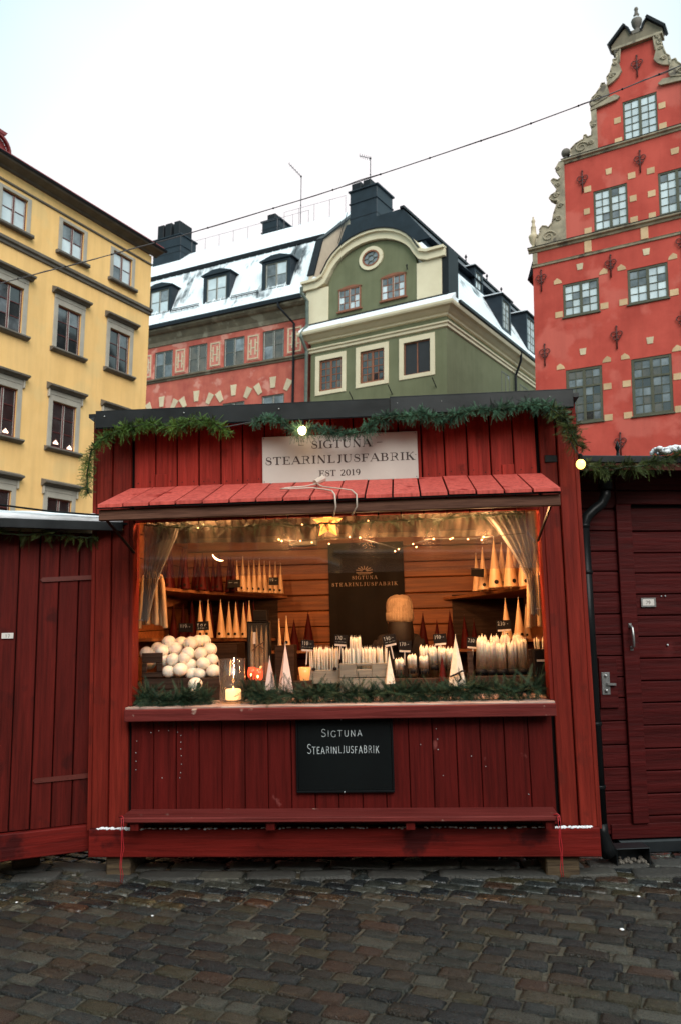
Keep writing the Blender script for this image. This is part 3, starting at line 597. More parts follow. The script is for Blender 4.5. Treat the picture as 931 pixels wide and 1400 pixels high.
# curtains
def drape(name, rows, m, lab, folds=9, amp=.018, cat='curtain', n=60):
    """cloth: rows of (z, u_left, u_right, y); folds run down the cloth"""
    b = MB(); 
    for k, (z, a, c, y) in enumerate(rows):
        for i in range(n + 1):
            f = i / n; aa = amp * (.5 + .5 * min(1, (c - a) / .25)); b.v.append((a + (c - a) * f, y + aa * math.sin(f * folds * 2 * math.pi + .35 * k) + .004 * math.sin(f * 47 + k), z + .006 * math.sin(f * 13)))
    for k in range(len(rows) - 1):
        for i in range(n): q = k * (n + 1) + i; b.f.append((q, q + 1, q + n + 2, q + n + 1))
    o = link(name, b.mesh(name, True), m, label=lab, cat=cat, group='grey curtains in the stall opening'); o.matrix_world = SM; return o
drape('curtain', [(2.03, .25, .50, .16), (1.93, .25, .47, .16), (1.82, .25, .42, .16), (1.70, .25, .365, .16), (1.58, .25, .325, .16), (1.47, .245, .30, .16), (1.40, .235, .285, .16)], 'cloth_sheer', 'sheer grey curtain tied aside at the left end of the stall opening', 6, .014)
drape('curtain', [(2.03, 2.44, 2.765, .16), (1.93, 2.52, 2.765, .16), (1.82, 2.59, 2.765, .16), (1.72, 2.65, 2.765, .16), (1.62, 2.695, 2.765, .16), (1.50, 2.715, 2.768, .16), (1.38, 2.715, 2.768, .16)], 'cloth_sheer', 'sheer grey curtain tied aside at the right end of the stall opening', 6, .014)
drape('curtain_pelmet', [(2.045, .30, 2.72, .20), (1.97, .30, 2.72, .205), (1.893, .31, 2.70, .20)], 'cloth_pelmet', 'gathered grey cloth pelmet across the top of the stall opening', 26, .016, 'curtain', 240)
for k, (u, z) in enumerate(((.235, 1.405), (2.735, 1.415))):
    bb = MB().tube([(0, .10, z), (.03, .10, z)], .004, 5).tube([(.028, .10, z), (.028, .10, z + .22)], .003, 5) if k else MB().tube([(0, .10, z), (.035, .10, z)], .004, 5)
    o = link('curtain_hook', bb.mesh('curtain_hook'), 'steel', label=('thin steel curtain hook at the left window frame', 'thin steel curtain hook with a rod at the right window frame')[k], cat='hook', group='curtain hooks'); o.matrix_world = onS(u, 0, 0)
# banner with lettering
bn = MB(); N = 14
for k in range(9):
    for i in range(N + 1): bn.v.append((1.29 + .65 * i / N, DEP - .03 + .012 * math.sin(i * .9 + k * .25), 2.03 - 1.15 * k / 8))
for k in range(8):
    for i in range(N): q = k * (N + 1) + i; bn.f.append((q, q + 1, q + N + 2, q + N + 1))
bnr = link('banner', bn.mesh('banner', True), 'banner_black', label='black cloth banner with small pale lettering hanging on the back wall of the stall', cat='banner'); bnr.matrix_world = SM
tb = MB(); text(tb, 'SIGTUNA', 1.600, 1.712, .030, .215, DEP - .050, DEP - .048, .16, .05, track=.30); part('lettering', tb, 'banner_ink', bnr)
tb = MB(); text(tb, 'STEARINLJUSFABRIK', 1.600, 1.655, .030, .56, DEP - .050, DEP - .048, .16, .05, track=.30); part('lettering', tb, 'banner_ink', bnr)
tb = MB()
for k in range(7):
    a = R(20 + k * 23.3); tb.strip([(1.60 + .02 * math.cos(a), 1.775 + .02 * math.sin(a)), (1.60 + .075 * math.cos(a), 1.775 + .05 * math.sin(a))], .007, DEP - .050, DEP - .048)
tb.strip([(1.53, 1.768), (1.67, 1.768)], .006, DEP - .050, DEP - .048).strip([(1.545, 1.757), (1.655, 1.757)], .004, DEP - .050, DEP - .048); part('emblem', tb, 'banner_ink', bnr)

# ---- lamps inside
pen = root('pendant_lamp', onS(1.46, .165, 1.995), 'glowing orange paper lamp behind the pelmet in the middle of the stall', 'lamp')
bb = MB()
for k in range(5):      # five-pointed paper star
    a = R(90 + 72 * k); a1 = R(90 + 72 * k + 36); a0 = R(90 + 72 * k - 36); tip = (.10 * math.cos(a), 0, .10 * math.sin(a)); i1 = (.048 * math.cos(a1), 0, .048 * math.sin(a1)); i0 = (.048 * math.cos(a0), 0, .048 * math.sin(a0))
    bb.add([tip, i1, i0, (0, -.04, 0), (0, .04, 0)], [(0, 1, 3), (0, 3, 2), (0, 4, 1), (0, 2, 4)])
part('lamp_shade', bb, 'lamp_shade', pen); part('cord', MB().tube([(0, 0, .12), (0, 0, .44)], .003, 5), 'cable_dark', pen)
def lamp(u, y, v, e, col=(1, .50, .20), r=.04):
    ld = bpy.data.lights.new('lamp_light', 'POINT'); ld.energy = e; ld.color = col; ld.shadow_soft_size = r
    o = bpy.data.objects.new('lamp_light', ld); C.objects.link(o); o.matrix_world = onS(u, y, v); return o
lamp(1.46, .26, 1.98, 7.0); lamp(.70, .18, 2.12, 20.0); lamp(2.25, .18, 2.12, 22.0)  # the outer two are added, with unseen spots, to brighten the goods
for u_, e_ in ((1.20, 5.0), (1.72, 7.0), (2.10, 6.0), (2.46, 9.0)): lamp(u_, .135, 1.865, e_, (1, .50, .21), .05)      # the bulbs of the string, grouped
for u, lab in ((.70, 'unseen warm ceiling spot added to light the goods on the left'), (2.25, 'unseen warm ceiling spot added to light the goods on the right')):
    o = root('added_spot', onS(u, .20, 2.20), lab, 'lamp', 'unseen ceiling spots added to light the goods'); part('housing', MB().lathe([(.05, .0), (.055, .09)], (0, 0, 0), 10), 'pipe_black', o); part('bulb', MB().ball((0, 0, -.005), .03, 8, 6), 'bulb_lit', o)
lamp(.84, .04, 1.02, .35, (1, .42, .14), .02)
hb = root('heater', onS(1.20, .9, 1.925), 'small grey metal heater box hanging below the stall ceiling', 'heater')
part('case', MB().cbox(-.10, .10, 0, .12, 0, .055, .006), 'crate_grey', hb); part('bracket', MB().box(-.07, -.06, .05, .06, .055, .5).box(.06, .07, .05, .06, .055, .5), 'steel', hb)
# bright crescent, built as a glowing arc
o = link('glow_arc', MB().tube([(.0 + .075 * math.cos(R(a)), 0, .075 * math.sin(R(a))) for a in range(200, 285, 8)], [.001, .003, .005, .006, .007, .007, .007, .006, .005, .003, .001], 6).mesh('glow_arc', True), 'arc_glow', label='bent glowing arc above the cream cones on the left shelf', cat='lamp'); o.matrix_world = onS(.60, .9, 1.905)
# string lights
pts = [(1.10, .135, 1.905), (1.28, .135, 1.885), (1.5, .135, 1.90), (1.66, .135, 1.893), (1.80, .135, 1.85), (1.908, .135, 1.812), (2.0, .135, 1.842), (2.10, .135, 1.872), (2.25, .135, 1.868), (2.35, .135, 1.862), (2.45, .135, 1.873), (2.7, .135, 1.89)]
sl = link('string_lights', MB().tube(pts, .003, 5).mesh('string_lights'), 'cable_dark', label='string of tiny warm lights drooping below the pelmet inside the stall', cat='string lights'); sl.matrix_world = SM
bm_ = MB().ball((0, 0, 0), .0052, 7, 5).mesh('bulb', True)
for (u, v) in ((1.147, 1.898), (1.165, 1.888), (1.286, 1.884), (1.36, 1.872), (1.666, 1.893), (1.60, 1.90), (1.908, 1.812), (1.885, 1.80), (2.0, 1.842), (2.02, 1.822), (2.13, 1.871), (2.235, 1.866), (2.249, 1.872), (2.345, 1.862), (2.442, 1.873), (2.43, 1.855), (1.30, 1.99), (1.72, 2.00), (.62, 1.99), (1.47, 1.86)): link('bulb', bm_, 'bulb_small', sl, loc=(u, .130, v))
# festoon bulbs outside
def festoon(u, y, v, m, lab, r=.026, e=None):
    o = root('festoon_bulb', onS(u, y, v), lab, 'light bulb', 'festoon bulbs on the garlands'); part('bulb', MB().ball((0, 0, 0), r, 12, 9, 1.12), m, o, True); part('socket', MB().lathe([(.014, .022), (.014, .055), (.006, .062)], (0, 0, 0), 8), 'pipe_black', o)
festoon(1.347, -.17, 2.535, 'bulb_lit', 'lit white festoon bulb in the garland over the shop sign'); festoon(2.995, -.20, 2.255, 'bulb_yellow', 'yellow festoon bulb hanging beside the right corner of the candle stall', .027)
ld = lamp(1.347, -.22, 2.535, .25, (1, .62, .3), .03)
# cables
o = link('white_cable', MB().tube([(1.46, -.24, 2.205), (1.44, -.26, 2.185), (1.38, -.33, 2.16), (1.27, -.36, 2.15), (1.24, -.38, 2.142), (1.30, -.39, 2.138), (1.42, -.37, 2.143), (1.50, -.41, 2.125), (1.55, -.50, 2.10), (1.57, -.568, 2.07), (1.575, -.57, 2.0), (1.56, -.54, 1.955)], .0048, 6)
   .tube([(1.44, -.26, 2.185), (1.47, -.34, 2.158), (1.49, -.38, 2.145), (1.60, -.44, 2.12), (1.66, -.50, 2.10), (1.69, -.568, 2.065), (1.69, -.56, 2.0), (1.66, -.53, 1.955)], .0045, 6).mesh('white_cable', True), 'cable_white', label='loose white cable looped over the awning below the shop sign', cat='cable'); o.matrix_world = SM
part('plug', MB().tube([(1.43, -.27, 2.190), (1.475, -.22, 2.222)], .017, 8, .022), 'cable_white', o)
o = link('garland_wire', MB().tube([(.85, -.16, 2.575), (1.08, -.16, 2.61)], .004, 5).tube([(2.93, -.17, 2.45), (2.96, -.19, 2.36), (2.995, -.2, 2.30)], .004, 5).mesh('garland_cord'), 'cable_dark', label='dark cord linking the garland pieces and the hanging bulb', cat='wire'); o.matrix_world = SM

# ------------------------------------------------------------------ goods in the stall
CT = .879        # counter top
def item(name, mb, m, u, y, v, label, cat, group=None, rz=0, smooth=False):
    o = link(name, mb.mesh(name, smooth), m, label=label, cat=cat, group=group); o.matrix_world = onS(u, y, v, rz); return o
def crate(name, u0, u1, y0, y1, z0, h, m, lab, slats=2, endh=None, slot=None):
    o = root(name, onS((u0 + u1) / 2, (y0 + y1) / 2, z0), lab, 'crate'); w, d = (u1 - u0) / 2, (y1 - y0) / 2
    sh = h / slats
    for k in range(slats):
        if slot and k == slats - 1:
            part('front_panel', MB().cbox(-w, -.05, -d, -d + .012, k * sh + .002, (k + 1) * sh).cbox(.05, w, -d, -d + .012, k * sh + .002, (k + 1) * sh).cbox(-.0498, .0498, -d, -d + .012, k * sh + .002, k * sh + sh * .58).cbox(-.0498, .0498, -d, -d + .012, k * sh + sh * .82, (k + 1) * sh), m, o)
        else: part('slat', MB().cbox(-w, w, -d, -d + .012, k * sh + .002, (k + 1) * sh - .002), m, o)
        part('slat', MB().box(-w, w, d - .012, d, k * sh + .002, (k + 1) * sh - .002), m, o)
    eh = endh or h
    part('end_board', MB().box(-w + .0005, -w + .012, -d + .0125, d - .0125, 0, eh), m, o); part('end_board', MB().box(w - .012, w - .0005, -d + .0125, d - .0125, 0, h), m, o)
    part('crate_bottom', MB().box(-w + .0125, w - .0125, -d + .0125, d - .0125, 0, .008), m, o)
    return o
# ball candles heaped in the dark crate
cr = crate('wooden_crate', .20, .74, .30, .66, CT, .145, 'crate_dark', 'dark slatted crate heaped with ball candles at the left end of the counter', 2)
part('corner_panel', MB().cbox(-.27, -.13, -.185, -.181, .15, .185).cbox(-.27, -.13, -.185, -.181, .245, .31).cbox(-.27, -.235, -.185, -.181, .186, .244).cbox(-.17, -.13, -.185, -.181, .186, .244), 'crate_dark', cr)
bc = MB(); bc.ball((0, 0, 0), .0465, 14, 10, .93); bcm = bc.mesh('ball_candle', True); wk = MB().tube([(0, 0, .040), (.003, .002, .056)], .0016, 4).mesh('wick')
balls = [(0.337, 1.252, 0.45, 0), (0.243, 1.213, 0.50, 1), (0.394, 1.245, 0.55, 0), (0.486, 1.242, 0.45, 0), (0.520, 1.252, 0.52, 0), (0.304, 1.198, 0.40, 1), (0.385, 1.207, 0.44, 1), (0.612, 1.196, 0.48, 1), (0.488, 1.178, 0.38, 1), (0.568, 1.176, 0.40, 1), (0.391, 1.140, 0.36, 2), (0.468, 1.147, 0.36, 2), (0.645, 1.133, 0.40, 2), (0.595, 1.112, 0.36, 3), (0.505, 1.104, 0.38, 3), (0.371, 1.064, 0.33, 4), (0.452, 1.076, 0.32, 4), (0.663, 1.061, 0.36, 4), (0.318, 1.131, 0.40, 2), (0.570, 1.046, 0.36, 4), (0.516, 1.047, 0.37, 4), (0.182, 1.181, 0.45, 1), (0.216, 1.116, 0.40, 3), (0.553, 1.250, 0.56, 0), (0.400, 1.045, 0.42, 4), (0.240, 1.154, 0.46, 2), (0.509, 1.145, 0.46, 2), (0.600, 1.049, 0.44, 4)]      # along the stall, height, depth, row of the heap
ORD = ['first', 'second', 'third', 'fourth', 'fifth', 'sixth', 'seventh', 'eighth', 'ninth', 'tenth', 'eleventh', 'twelfth', 'thirteenth', 'fourteenth', 'fifteenth', 'sixteenth', 'seventeenth', 'eighteenth', 'nineteenth', 'twentieth']
ROWN = ['top', 'second', 'middle', 'fourth', 'lowest']
for X, Y_, dep, rw_ in balls:
    same = sorted(q[0] for q in balls if q[3] == rw_); blab = 'cream ball candle, %s from the left in the %s row of the crate heap' % (ORD[same.index(X)], ROWN[rw_])
    u, v = X, Y_
    o = link('ball_candle', bcm, 'wax_white', label=blab, cat='candle', group='ball candles heaped in the dark crate'); o.matrix_world = onS(u, dep, v, rnd(0, 6)) @ Matrix.Rotation(rnd(-.4, .4), 4, 'X'); q_ = rnd(.92, 1.06); o.scale = (q_, q_, q_ * rnd(.93, 1.05))
    link('wick', wk, 'twig', o)
u, v = 0.585, 0.990; o = link('ball_candle', bcm, 'wax_white', label='single white ball candle with a dark label, in front of the crate among the fir', cat='candle'); o.matrix_world = onS(u, .20, v); part('label', MB().lathe([(.018, 0), (.018, .002)], (.030, -.040, -.004), 10, axis='y'), 'label_dark', o)
item('snow_ball_candle', MB().ball((0, 0, 0), .028, 10, 8, .9), 'wax_white', 0.578, .17, 0.942, 'small white candle stub half hidden in the fir below the crate', 'candle', None, 0, True)
# cone and pyramid candles
def cone(name, h, r, m, n=10, dot=True, dz=.10, rz=0):
    o = link(name, MB().lathe([(r, 0), (r * .98, .004), (r * .52, h * .5), (.0035, h - .012), (.002, h)], (0, 0, 0), n).mesh(name, n > 6), m)
    link('wick', MB().tube([(0, 0, h - .004), (.001, 0, h + .014)], .0014, 4).mesh('wick'), 'wax_white' if m != 'wax_red' else 'twig', o)
    if dot: link('label_dot', MB().lathe([(.011, -.0015), (.011, .0)], (0, -r * (1 - dz) - .001, h * dz + .004), 10, axis='y').mesh('label_dot'), 'label_dark', o)
    return o
def put(o, u, y, v, lab, cat='candle', group=None, rz=0, s=1.):
    if v in (1.589, 1.541, 1.226, 1.171) : v += .055 * (1 - (y - .55) / 1.45)
    o.matrix_world = onS(u, y, v, rz) @ Matrix.Rotation(rnd(-.02, .02), 4, 'Y') @ Matrix.Diagonal((s * rnd(.96, 1.05), s, s, 1)); o['label'] = lab; o['category'] = cat
    if group: o['group'] = group
    elif 'group' in o: del o['group']
def series(proto, spots_, lab, group, jit=.1):
    for k, (u, y, v, s) in enumerate(spots_):
        rank = sorted(q[0] for q in spots_).index(u); l2 = lab.replace('cone candle', 'cone candle, %s from the left,' % ORD[rank]); l2 = ' '.join(l2.split()[:16])
        o = proto if k == 0 else dup(proto, SM, l2); put(o, u, y, v, l2, 'candle', group, rnd(-jit, jit), s)
z1 = 1.589
series(cone('cone_candle', .30, .037, 'wax_red'), [(.12 + i * .048, .72 + (i % 2) * .10 + i * .06, z1, rnd(.80, 1.0)) for i in range(11)] + [(.09 + i * .075, .98 + i * .08, z1, rnd(.95, 1.15)) for i in range(7)], 'dark red cone candle in the row on the upper left shelf', 'dark red cones on the upper left shelf')
series(cone('cone_candle', .26, .032, 'wax_cream'), [(.62 + i * .036, 1.36 + i * .045, z1, rnd(.90, 1.06)) for i in range(9)], 'cream cone candle with a dark dot on the upper left shelf', 'cream cones on the upper left shelf', .3)
series(cone('cone_candle', .27, .037, 'wax_cream'), [(u_, 1.05 + i * .05, 1.226, rnd(.95, 1.05)) for i, u_ in enumerate((.40, .45, .535, .585, .63, .68, .715))], 'cream cone candle with a dark dot on the lower left shelf', 'cream cones on the lower left shelf', .3)
series(cone('cone_candle', .30, .042, 'wax_red', dot=False), [(.12 + i * .062, 1.30 + i * .05, 1.226, rnd(.9, 1.1)) for i in range(10)], 'dark red cone candle in the shadow of the lower left shelf', 'dark red cones on the lower left shelf')
series(cone('cone_candle', .30, .056, 'wax_red', dot=False), [(.94, 1.84, 1.126, .85), (1.00, 1.86, 1.126, .86), (1.12, 1.86, 1.126, 1.08)], 'tall dark red cone candle on the small back shelf left of the banner', 'dark red cones left of the banner')
series(cone('cone_candle', .30, .048, 'wax_red', dot=False), [(2.08, 1.85, 1.111, 1.0), (2.2, 1.88, 1.111, .8), (2.31, 1.84, 1.111, 1.05), (2.43, 1.88, 1.111, .9), (2.5, 1.8, 1.111, .8)], 'tall dark red cone candle on the back shelf right of the banner', 'dark red cones right of the banner')
rs = [(2.50, 1.30, 1.12), (2.53, 1.16, 1.22), (2.60, .98, 1.42), (2.66, 1.08, 1.30), (2.70, .92, 1.42), (2.76, 1.08, 1.25), (2.80, .94, 1.36), (2.86, 1.05, 1.15), (2.56, 1.40, 1.0), (2.88, .88, 1.2)]
series(cone('cone_candle', .25, .039, 'wax_cream'), [(u, y, 1.541, s) for u, y, s in rs], 'cream cone candle with a dark dot on the upper right shelf', 'cream cones on the upper right shelf', .4)
series(cone('cone_candle', .28, .042, 'wax_cream'), [(2.66, .95, 1.171, 1.0), (2.74, .90, 1.171, 1.0), (2.81, 1.0, 1.171, .85)], 'cream cone candle on the lower right shelf behind the price card', 'cream cones on the lower right shelf', .4)
put(cone('pyramid_candle', .20, .045, 'wax_pink', 4, False), 1.066, .22, .945, 'short pale pink pyramid candle, left of the taller one on the counter')
put(cone('pyramid_candle', .30, .056, 'wax_pink', 4, False), 1.166, .20, .93, 'tall pale pink pyramid candle standing among the fir on the counter', rz=.45)
put(cone('pyramid_candle', .195, .040, 'wax_white', 4, False), 1.823, .35, .96, 'slim white pyramid candle beside the slotted grey box', rz=.2)
pc = cone('pyramid_candle', .31, .065, 'wax_white', 6, False); put(pc, 2.25, .30, .945, 'large white cone candle with a dark ribbon tag near the right crate')
part('ribbon', MB().tube([(-.045, -.05, .06), (-.01, -.066, .075), (.03, -.062, .095), (.05, -.05, .09)], .006, 5).tube([(.01, -.066, .08), (.02, -.07, .05), (.005, -.07, .03)], .006, 5), 'label_dark', pc)
put(cone('cone_candle', .165, .026, 'wax_red', dot=False), 2.163, .35, .97, 'small dark red cone candle in front of the bundled white candles')
put(cone('cone_candle', .33, .026, 'wax_cream', dot=False), 1.04, .80, 1.05, 'tall slender cream taper standing behind the pink pyramids')
put(cone('cone_candle', .20, .026, 'wax_cream'), 1.085, .85, 1.20, 'cream cone candle with one dark dot standing on a box behind the pink pyramids')
item('wooden_box', MB().cbox(-.07, .07, 0, .16, 0, .325), 'crate_dark', 1.075, .77, CT, 'dark wooden box behind the pink pyramid candles', 'box')
# glass jar with a lit pillar candle
jar = link('glass_jar', MB().lathe([(.078, 0), (.084, .26), (.081, .26), (.075, .006), (.001, .006)], (0, 0, 0), 20).mesh('glass_jar', True), 'clear_glass', label='clear glass hurricane jar holding the lit pillar candle on the counter', cat='jar'); jar.matrix_world = onS(.845, .10, CT + .012)
cd = item('pillar_candle', MB().lathe([(.044, 0), (.048, .006), (.048, .058), (.042, .066), (.012, .058), (.001, .058)], (0, 0, 0), 18), 'wax_lit', .852, .10, CT + .020, 'short glowing pillar candle inside the glass jar', 'candle', None, 0, True)
part('flame', MB().lathe([(.001, .060), (.005, .066), (.004, .074), (.0008, .084)], (0, 0, 0), 8), 'flame', cd, True)
for k, (u, y) in enumerate(((.925, .34), (.965, .36))):
    o = link('red_tealight_glass', MB().lathe([(.012, 0), (.026, .02), (.030, .05), (.022, .082)], (0, 0, 0), 12).mesh('red_tealight_glass', True), 'red_glass', label=('red tulip tealight glass glowing, the left of the pair by the jar', 'red tulip tealight glass glowing, the right of the pair by the jar')[k], cat='tealight', group='red tealights by the jar'); o.matrix_world = onS(u, y, 1.0 - .012 * k)
    part('flame', MB().ball((0, -.02, .035), .010, 8, 6, 1.5), 'flame', o)
item('small_box', MB().cbox(-.05, .10, 0, .12, 0, .118), 'crate_dark', .93, .30, CT, 'small dark box under the red tealights', 'box')
o = item('amber_tealight_glass', MB().lathe([(.030, 0), (.042, .085), (.039, .085), (.028, .006), (.001, .006)], (0, 0, 0), 14), 'amber_glass', 1.262, .42, .985, 'amber tealight glass glowing beside the stick candle box', 'tealight', None, 0, True); part('flame', MB().ball((0, -.01, .03), .010, 8, 6, 1.4), 'flame', o)
item('small_box', MB().cbox(-.06, .06, 0, .1, 0, .104), 'crate_dark', 1.25, .38, CT, 'small dark box under the amber tealight glass', 'box')
# framed glass box of tapers
db = root('display_box', onS(.92, .60, CT), 'tall framed glass-fronted box of brown tapers behind the jar', 'display box')
part('box_frame', MB().cbox(-.078, -.070, 0, .09, 0, .50).cbox(.070, .078, 0, .09, 0, .50).cbox(-.0698, .0698, 0, .09, .49, .50), 'pipe_black', db); part('box_back', MB().box(-.0698, .0698, .08, .088, 0, .49), 'crate_dark', db)
for i in range(4): part('taper', MB().lathe([(.017, .0), (.015, .30), (.003, .46)], (-.05 + i * .034, .04, .01), 8), 'wax_cream', db, True)
part('front_glass', MB().box(-.0698, .0698, .004, .006, .002, .488), 'clear_glass', db); part('paper_label', MB().box(-.036, -.018, .001, .0035, .345, .425), 'tag_white', db)
part('twig', MB().tube([(-.04, -.003, .30), (.0, -.006, .335), (.05, -.004, .36)], .004, 5).tube([(.0, -.006, .335), (.04, -.004, .31)], .003, 5).tube([(.02, -.005, .345), (.03, -.004, .28)], .003, 5), 'twig', db)
item('small_black_box', MB().cbox(-.05, .05, 0, .07, 0, .075).cbox(-.045, .045, -.002, 0, .02, .026), 'label_dark', .93, .62, CT + .501, 'small black box lying on top of the framed glass box', 'box')
item('candle_box', MB().box(.25, .70, .0, .3, 0, .34), 'crate_dark', 0, .95, CT, 'dark box stack beneath the lower left shelf', 'box')
# thin stick candles standing in the two pale boxes
stick = MB().lathe([(.0052, 0), (.005, .20), (.003, .222)], (0, 0, 0), 6).add([(-.001, 0, .22), (.001, 0, .22), (.003, 0, .238)], [(0, 1, 2)]).mesh('stick_candle', True)
def sticks(u0, u1, y0, y1, z, n, lab, grp, tilt=.05, s=1.):
    for k in range(n):
        u = u0 + (u1 - u0) * (k + .5) / n + rnd(-.003, .003)
        o = link('stick_candle', stick, 'wax_white', label=lab, cat='candle', group=grp); o.matrix_world = onS(u, y0 + (y1 - y0) * (k % 4) / 3, z + rnd(-.012, .008)) @ Matrix.Rotation(rnd(-tilt, tilt), 4, 'Y') @ Matrix.Rotation(rnd(-.03, .03), 4, 'X') @ Matrix.Diagonal((1, 1, s, 1))
crate('grey_box', 1.270, 1.495, .46, .60, .955, .095, 'crate_grey', 'low grey wooden box of stick candles, left of the slotted box', 1)
sticks(1.288, 1.48, .50, .58, 0.965, 46, 'thin cream stick candle standing in the low grey box', 'stick candles in the low grey box')
bx = crate('grey_box', 1.497, 1.815, .38, .54, .905, .185, 'crate_grey', 'grey wooden box with a long hand slot, full of stick candles', 2, None, True)
sticks(1.515, 1.80, .42, .52, 0.962, 74, 'thin cream stick candle standing in the slotted grey box', 'stick candles in the slotted grey box')
sticks(1.565, 1.635, .42, .47, 1.035, 20, 'thin cream stick candle raised above the others in the slotted box', 'raised stick candles', .015)
for u in (1.32, 1.46): item('label_dot', MB().ball((0, 0, 0), .014, 10, 6, .8), 'label_dark', u, .455, 1.055, ('dark round label on the low grey box, left one', 'dark round label on the low grey box, right one')[u > 1.4], 'label')
item('plinth', MB().cbox(1.26, 1.83, .56, .74, 0, .075).cbox(1.86, 2.26, .5, .7, 0, .05), 'crate_dark', 0, 0, CT, 'dark plinth boards under the grey boxes', 'plinth')
# bundles of white candles with dark bands
cnd = MB().lathe([(.0118, 0), (.0112, .9), (.004, .985)], (0, 0, 0), 8).tube([(0, 0, .98), (.002, 0, 1.03)], .0014, 4).mesh('candle', True)
def bundle(u, y, z, h, lab, grp, n=9, r=.030, band=.35, tilt=0):
    o = root('candle_bundle', onS(u, y, z) @ Matrix.Rotation(tilt, 4, 'Y'), lab, 'candle bundle', grp)
    for k in range(n):
        if k == 0: a, rr = 0, 0
        else: a = 2 * math.pi * k / (n - 1); rr = r * .68
        c = link('candle', cnd, 'wax_white', o); c.location = (rr * math.cos(a), rr * math.sin(a) * .8, rnd(-.006, .006)); c.scale = (1, 1, h * rnd(.96, 1.04)); c.rotation_euler = (rnd(-.02, .02), rnd(-.02, .02), 0)
    part('paper_band', MB().lathe([(r * 1.06, h * band - .018), (r * 1.06, h * band + .018)], (0, 0, 0), 14, 1, .85), 'label_dark', o, True)
crate('low_crate', 1.845, 2.26, .40, .60, .925, .065, 'crate_dark', 'low brown crate of banded white candle bundles', 1)
for k, (u, y, h) in enumerate(((1.885, .45, .135), (1.972, .45, .165), (2.048, .46, .15))): bundle(u, y, .975, h, 'short banded candle bundle, %s from the left in the low brown crate' % ORD[k], 'short banded bundles in the low crate')
for k, (u, y, h) in enumerate(((2.05, .53, .21), (2.11, .53, .205), (2.17, .54, .20), (2.225, .53, .195))): bundle(u, y, .975, h, 'taller banded candle bundle, %s from the left behind the low crate' % ORD[k], 'taller banded bundles in the low crate')
cr = crate('wooden_crate', 2.33, 2.775, .42, .66, .91, .085, 'crate_dark', 'brown slatted crate of long white candles at the right end of the counter', 1)
part('crate_post', MB().cbox(-.222, -.185, -.125, -.1205, -.01, .245), 'crate_dark', cr); part('crate_post', MB().cbox(.17, .222, -.125, -.1205, -.01, .25), 'crate_dark', cr)
for k, (u, h) in enumerate(((2.42, .245), (2.49, .225), (2.56, .215), (2.63, .225), (2.70, .245))):
    bundle(u, .50, .985, h, 'long white candle bundle, %s from the left in front in the right crate' % ORD[k], 'long bundles in the right crate', 10, .036, .12, .07 if k == 0 else rnd(-.03, .03))
for k, u in enumerate((2.45, 2.53, 2.60, 2.68)): bundle(u, .58, 1.0, .245, 'long white candle bundle, %s from the left, rear of the right crate' % ORD[k], 'rear bundles in the right crate', 8, .034, .12)
sticks(2.79, 2.88, .55, .6, 1.0, 9, 'thin cream taper behind the dark box at the right window frame', 'tapers by the right frame')
o = item('dark_box', MB().cbox(-.045, .045, 0, .10, 0, .28), 'label_dark', 2.79, .32, CT, 'tall black box at the right end of the counter', 'box'); part('paper_label', MB().box(-.03, .03, -.003, -.001, .205, .218), 'tag_white', o)
# hanging pairs of long tapers
hang = MB().lathe([(.0165, -.36), (.0175, -.35), (.0175, -.06), (.010, -.02), (.003, 0)], (0, 0, 0), 10).mesh('candle', True)
for (u, y, z, n, lab, du) in ((.255, .34, 1.735, 7, 'bunch of long cream tapers hanging beside the left curtain', .021), (2.79, .30, 1.665, 5, 'bunch of long pale tapers hanging beside the right curtain', .024)):
    o = root('hanging_tapers', onS(u, y, z), lab, 'candles', 'hanging bunches of tapers')
    for k in range(n):
        c = link('candle', hang, 'wax_cream' if n == 7 else 'wax_white', o); x = (k - (n - 1) / 2) * du; c.location = (x, (k % 2) * .03, -abs(x) * .35 + rnd(-.01, .01)); c.rotation_euler = (0, -x * 1.2, 0)
    part('string', MB().tube([(-.04, 0, -.02), (0, 0, .06), (.04, 0, -.02)], .003, 5).tube([(0, 0, .06), (0, 0, .30)], .0025, 5), 'cable_dark', o)
# price cards
def card(u, y, v, s1, s2, lab, rz=0, tilt=0, w=.088, stand=True):
    o = root('price_card', onS(u, y, v, rz) @ Matrix.Rotation(tilt, 4, 'Y'), lab, 'price card', 'black chalk price cards')
    part('card', MB().cbox(-w / 2, w / 2, 0, .004, 0, .062, .001), 'label_dark', o)
    t_ = MB(); text(t_, s1, -.004, .028, .024, w * .72, -.0012, -.0004, .10, .09, False, .20, .06)
    if s2: text(t_, s2, 0, .010, .010, w * .8, -.0012, -.0004, .12, .1, False, .1, .1)
    part('chalk_price', t_, 'chalk', o)
    if stand: part('card_stand', MB().box(-w * .42, w * .42, -.006, .006, -.013, -.001).tube([(0, 0, -.013), (.0, 0, -.10)], .005, 6), 'tag_white', o)
card(1.276, .47, 1.185, '110:-', '~~~~~', 'black price card reading 110 above the low grey box', .1, .08)
card(1.500, .47, 1.215, '170:-', '~~~~', 'black price card reading 170 above the left of the slotted box', 0, .10)
card(1.832, .44, 1.210, '190:-', '~~~', 'black price card reading 190 at the right corner of the slotted box', .1, -.18)
card(1.925, .50, 1.165, '170:-', '', 'black price card reading 170 below the beanie, tilted', 0, .05)
card(2.165, .56, 1.205, '190:-', '', 'black price card reading 190 over the taller banded bundles', 0, -.06)
card(2.385, .60, 1.175, '230:-', '', 'black price card reading 230 behind the left post of the right crate', 0, .1)
card(2.605, .66, 1.285, '230:-', '', 'black price card reading 230 on a little box above the long white bundles', 0, -.04, .10)
card(.405, .62, 1.315, '119:-', '', 'black price card reading 119 behind the heap of ball candles', 0, .05, .10, False)
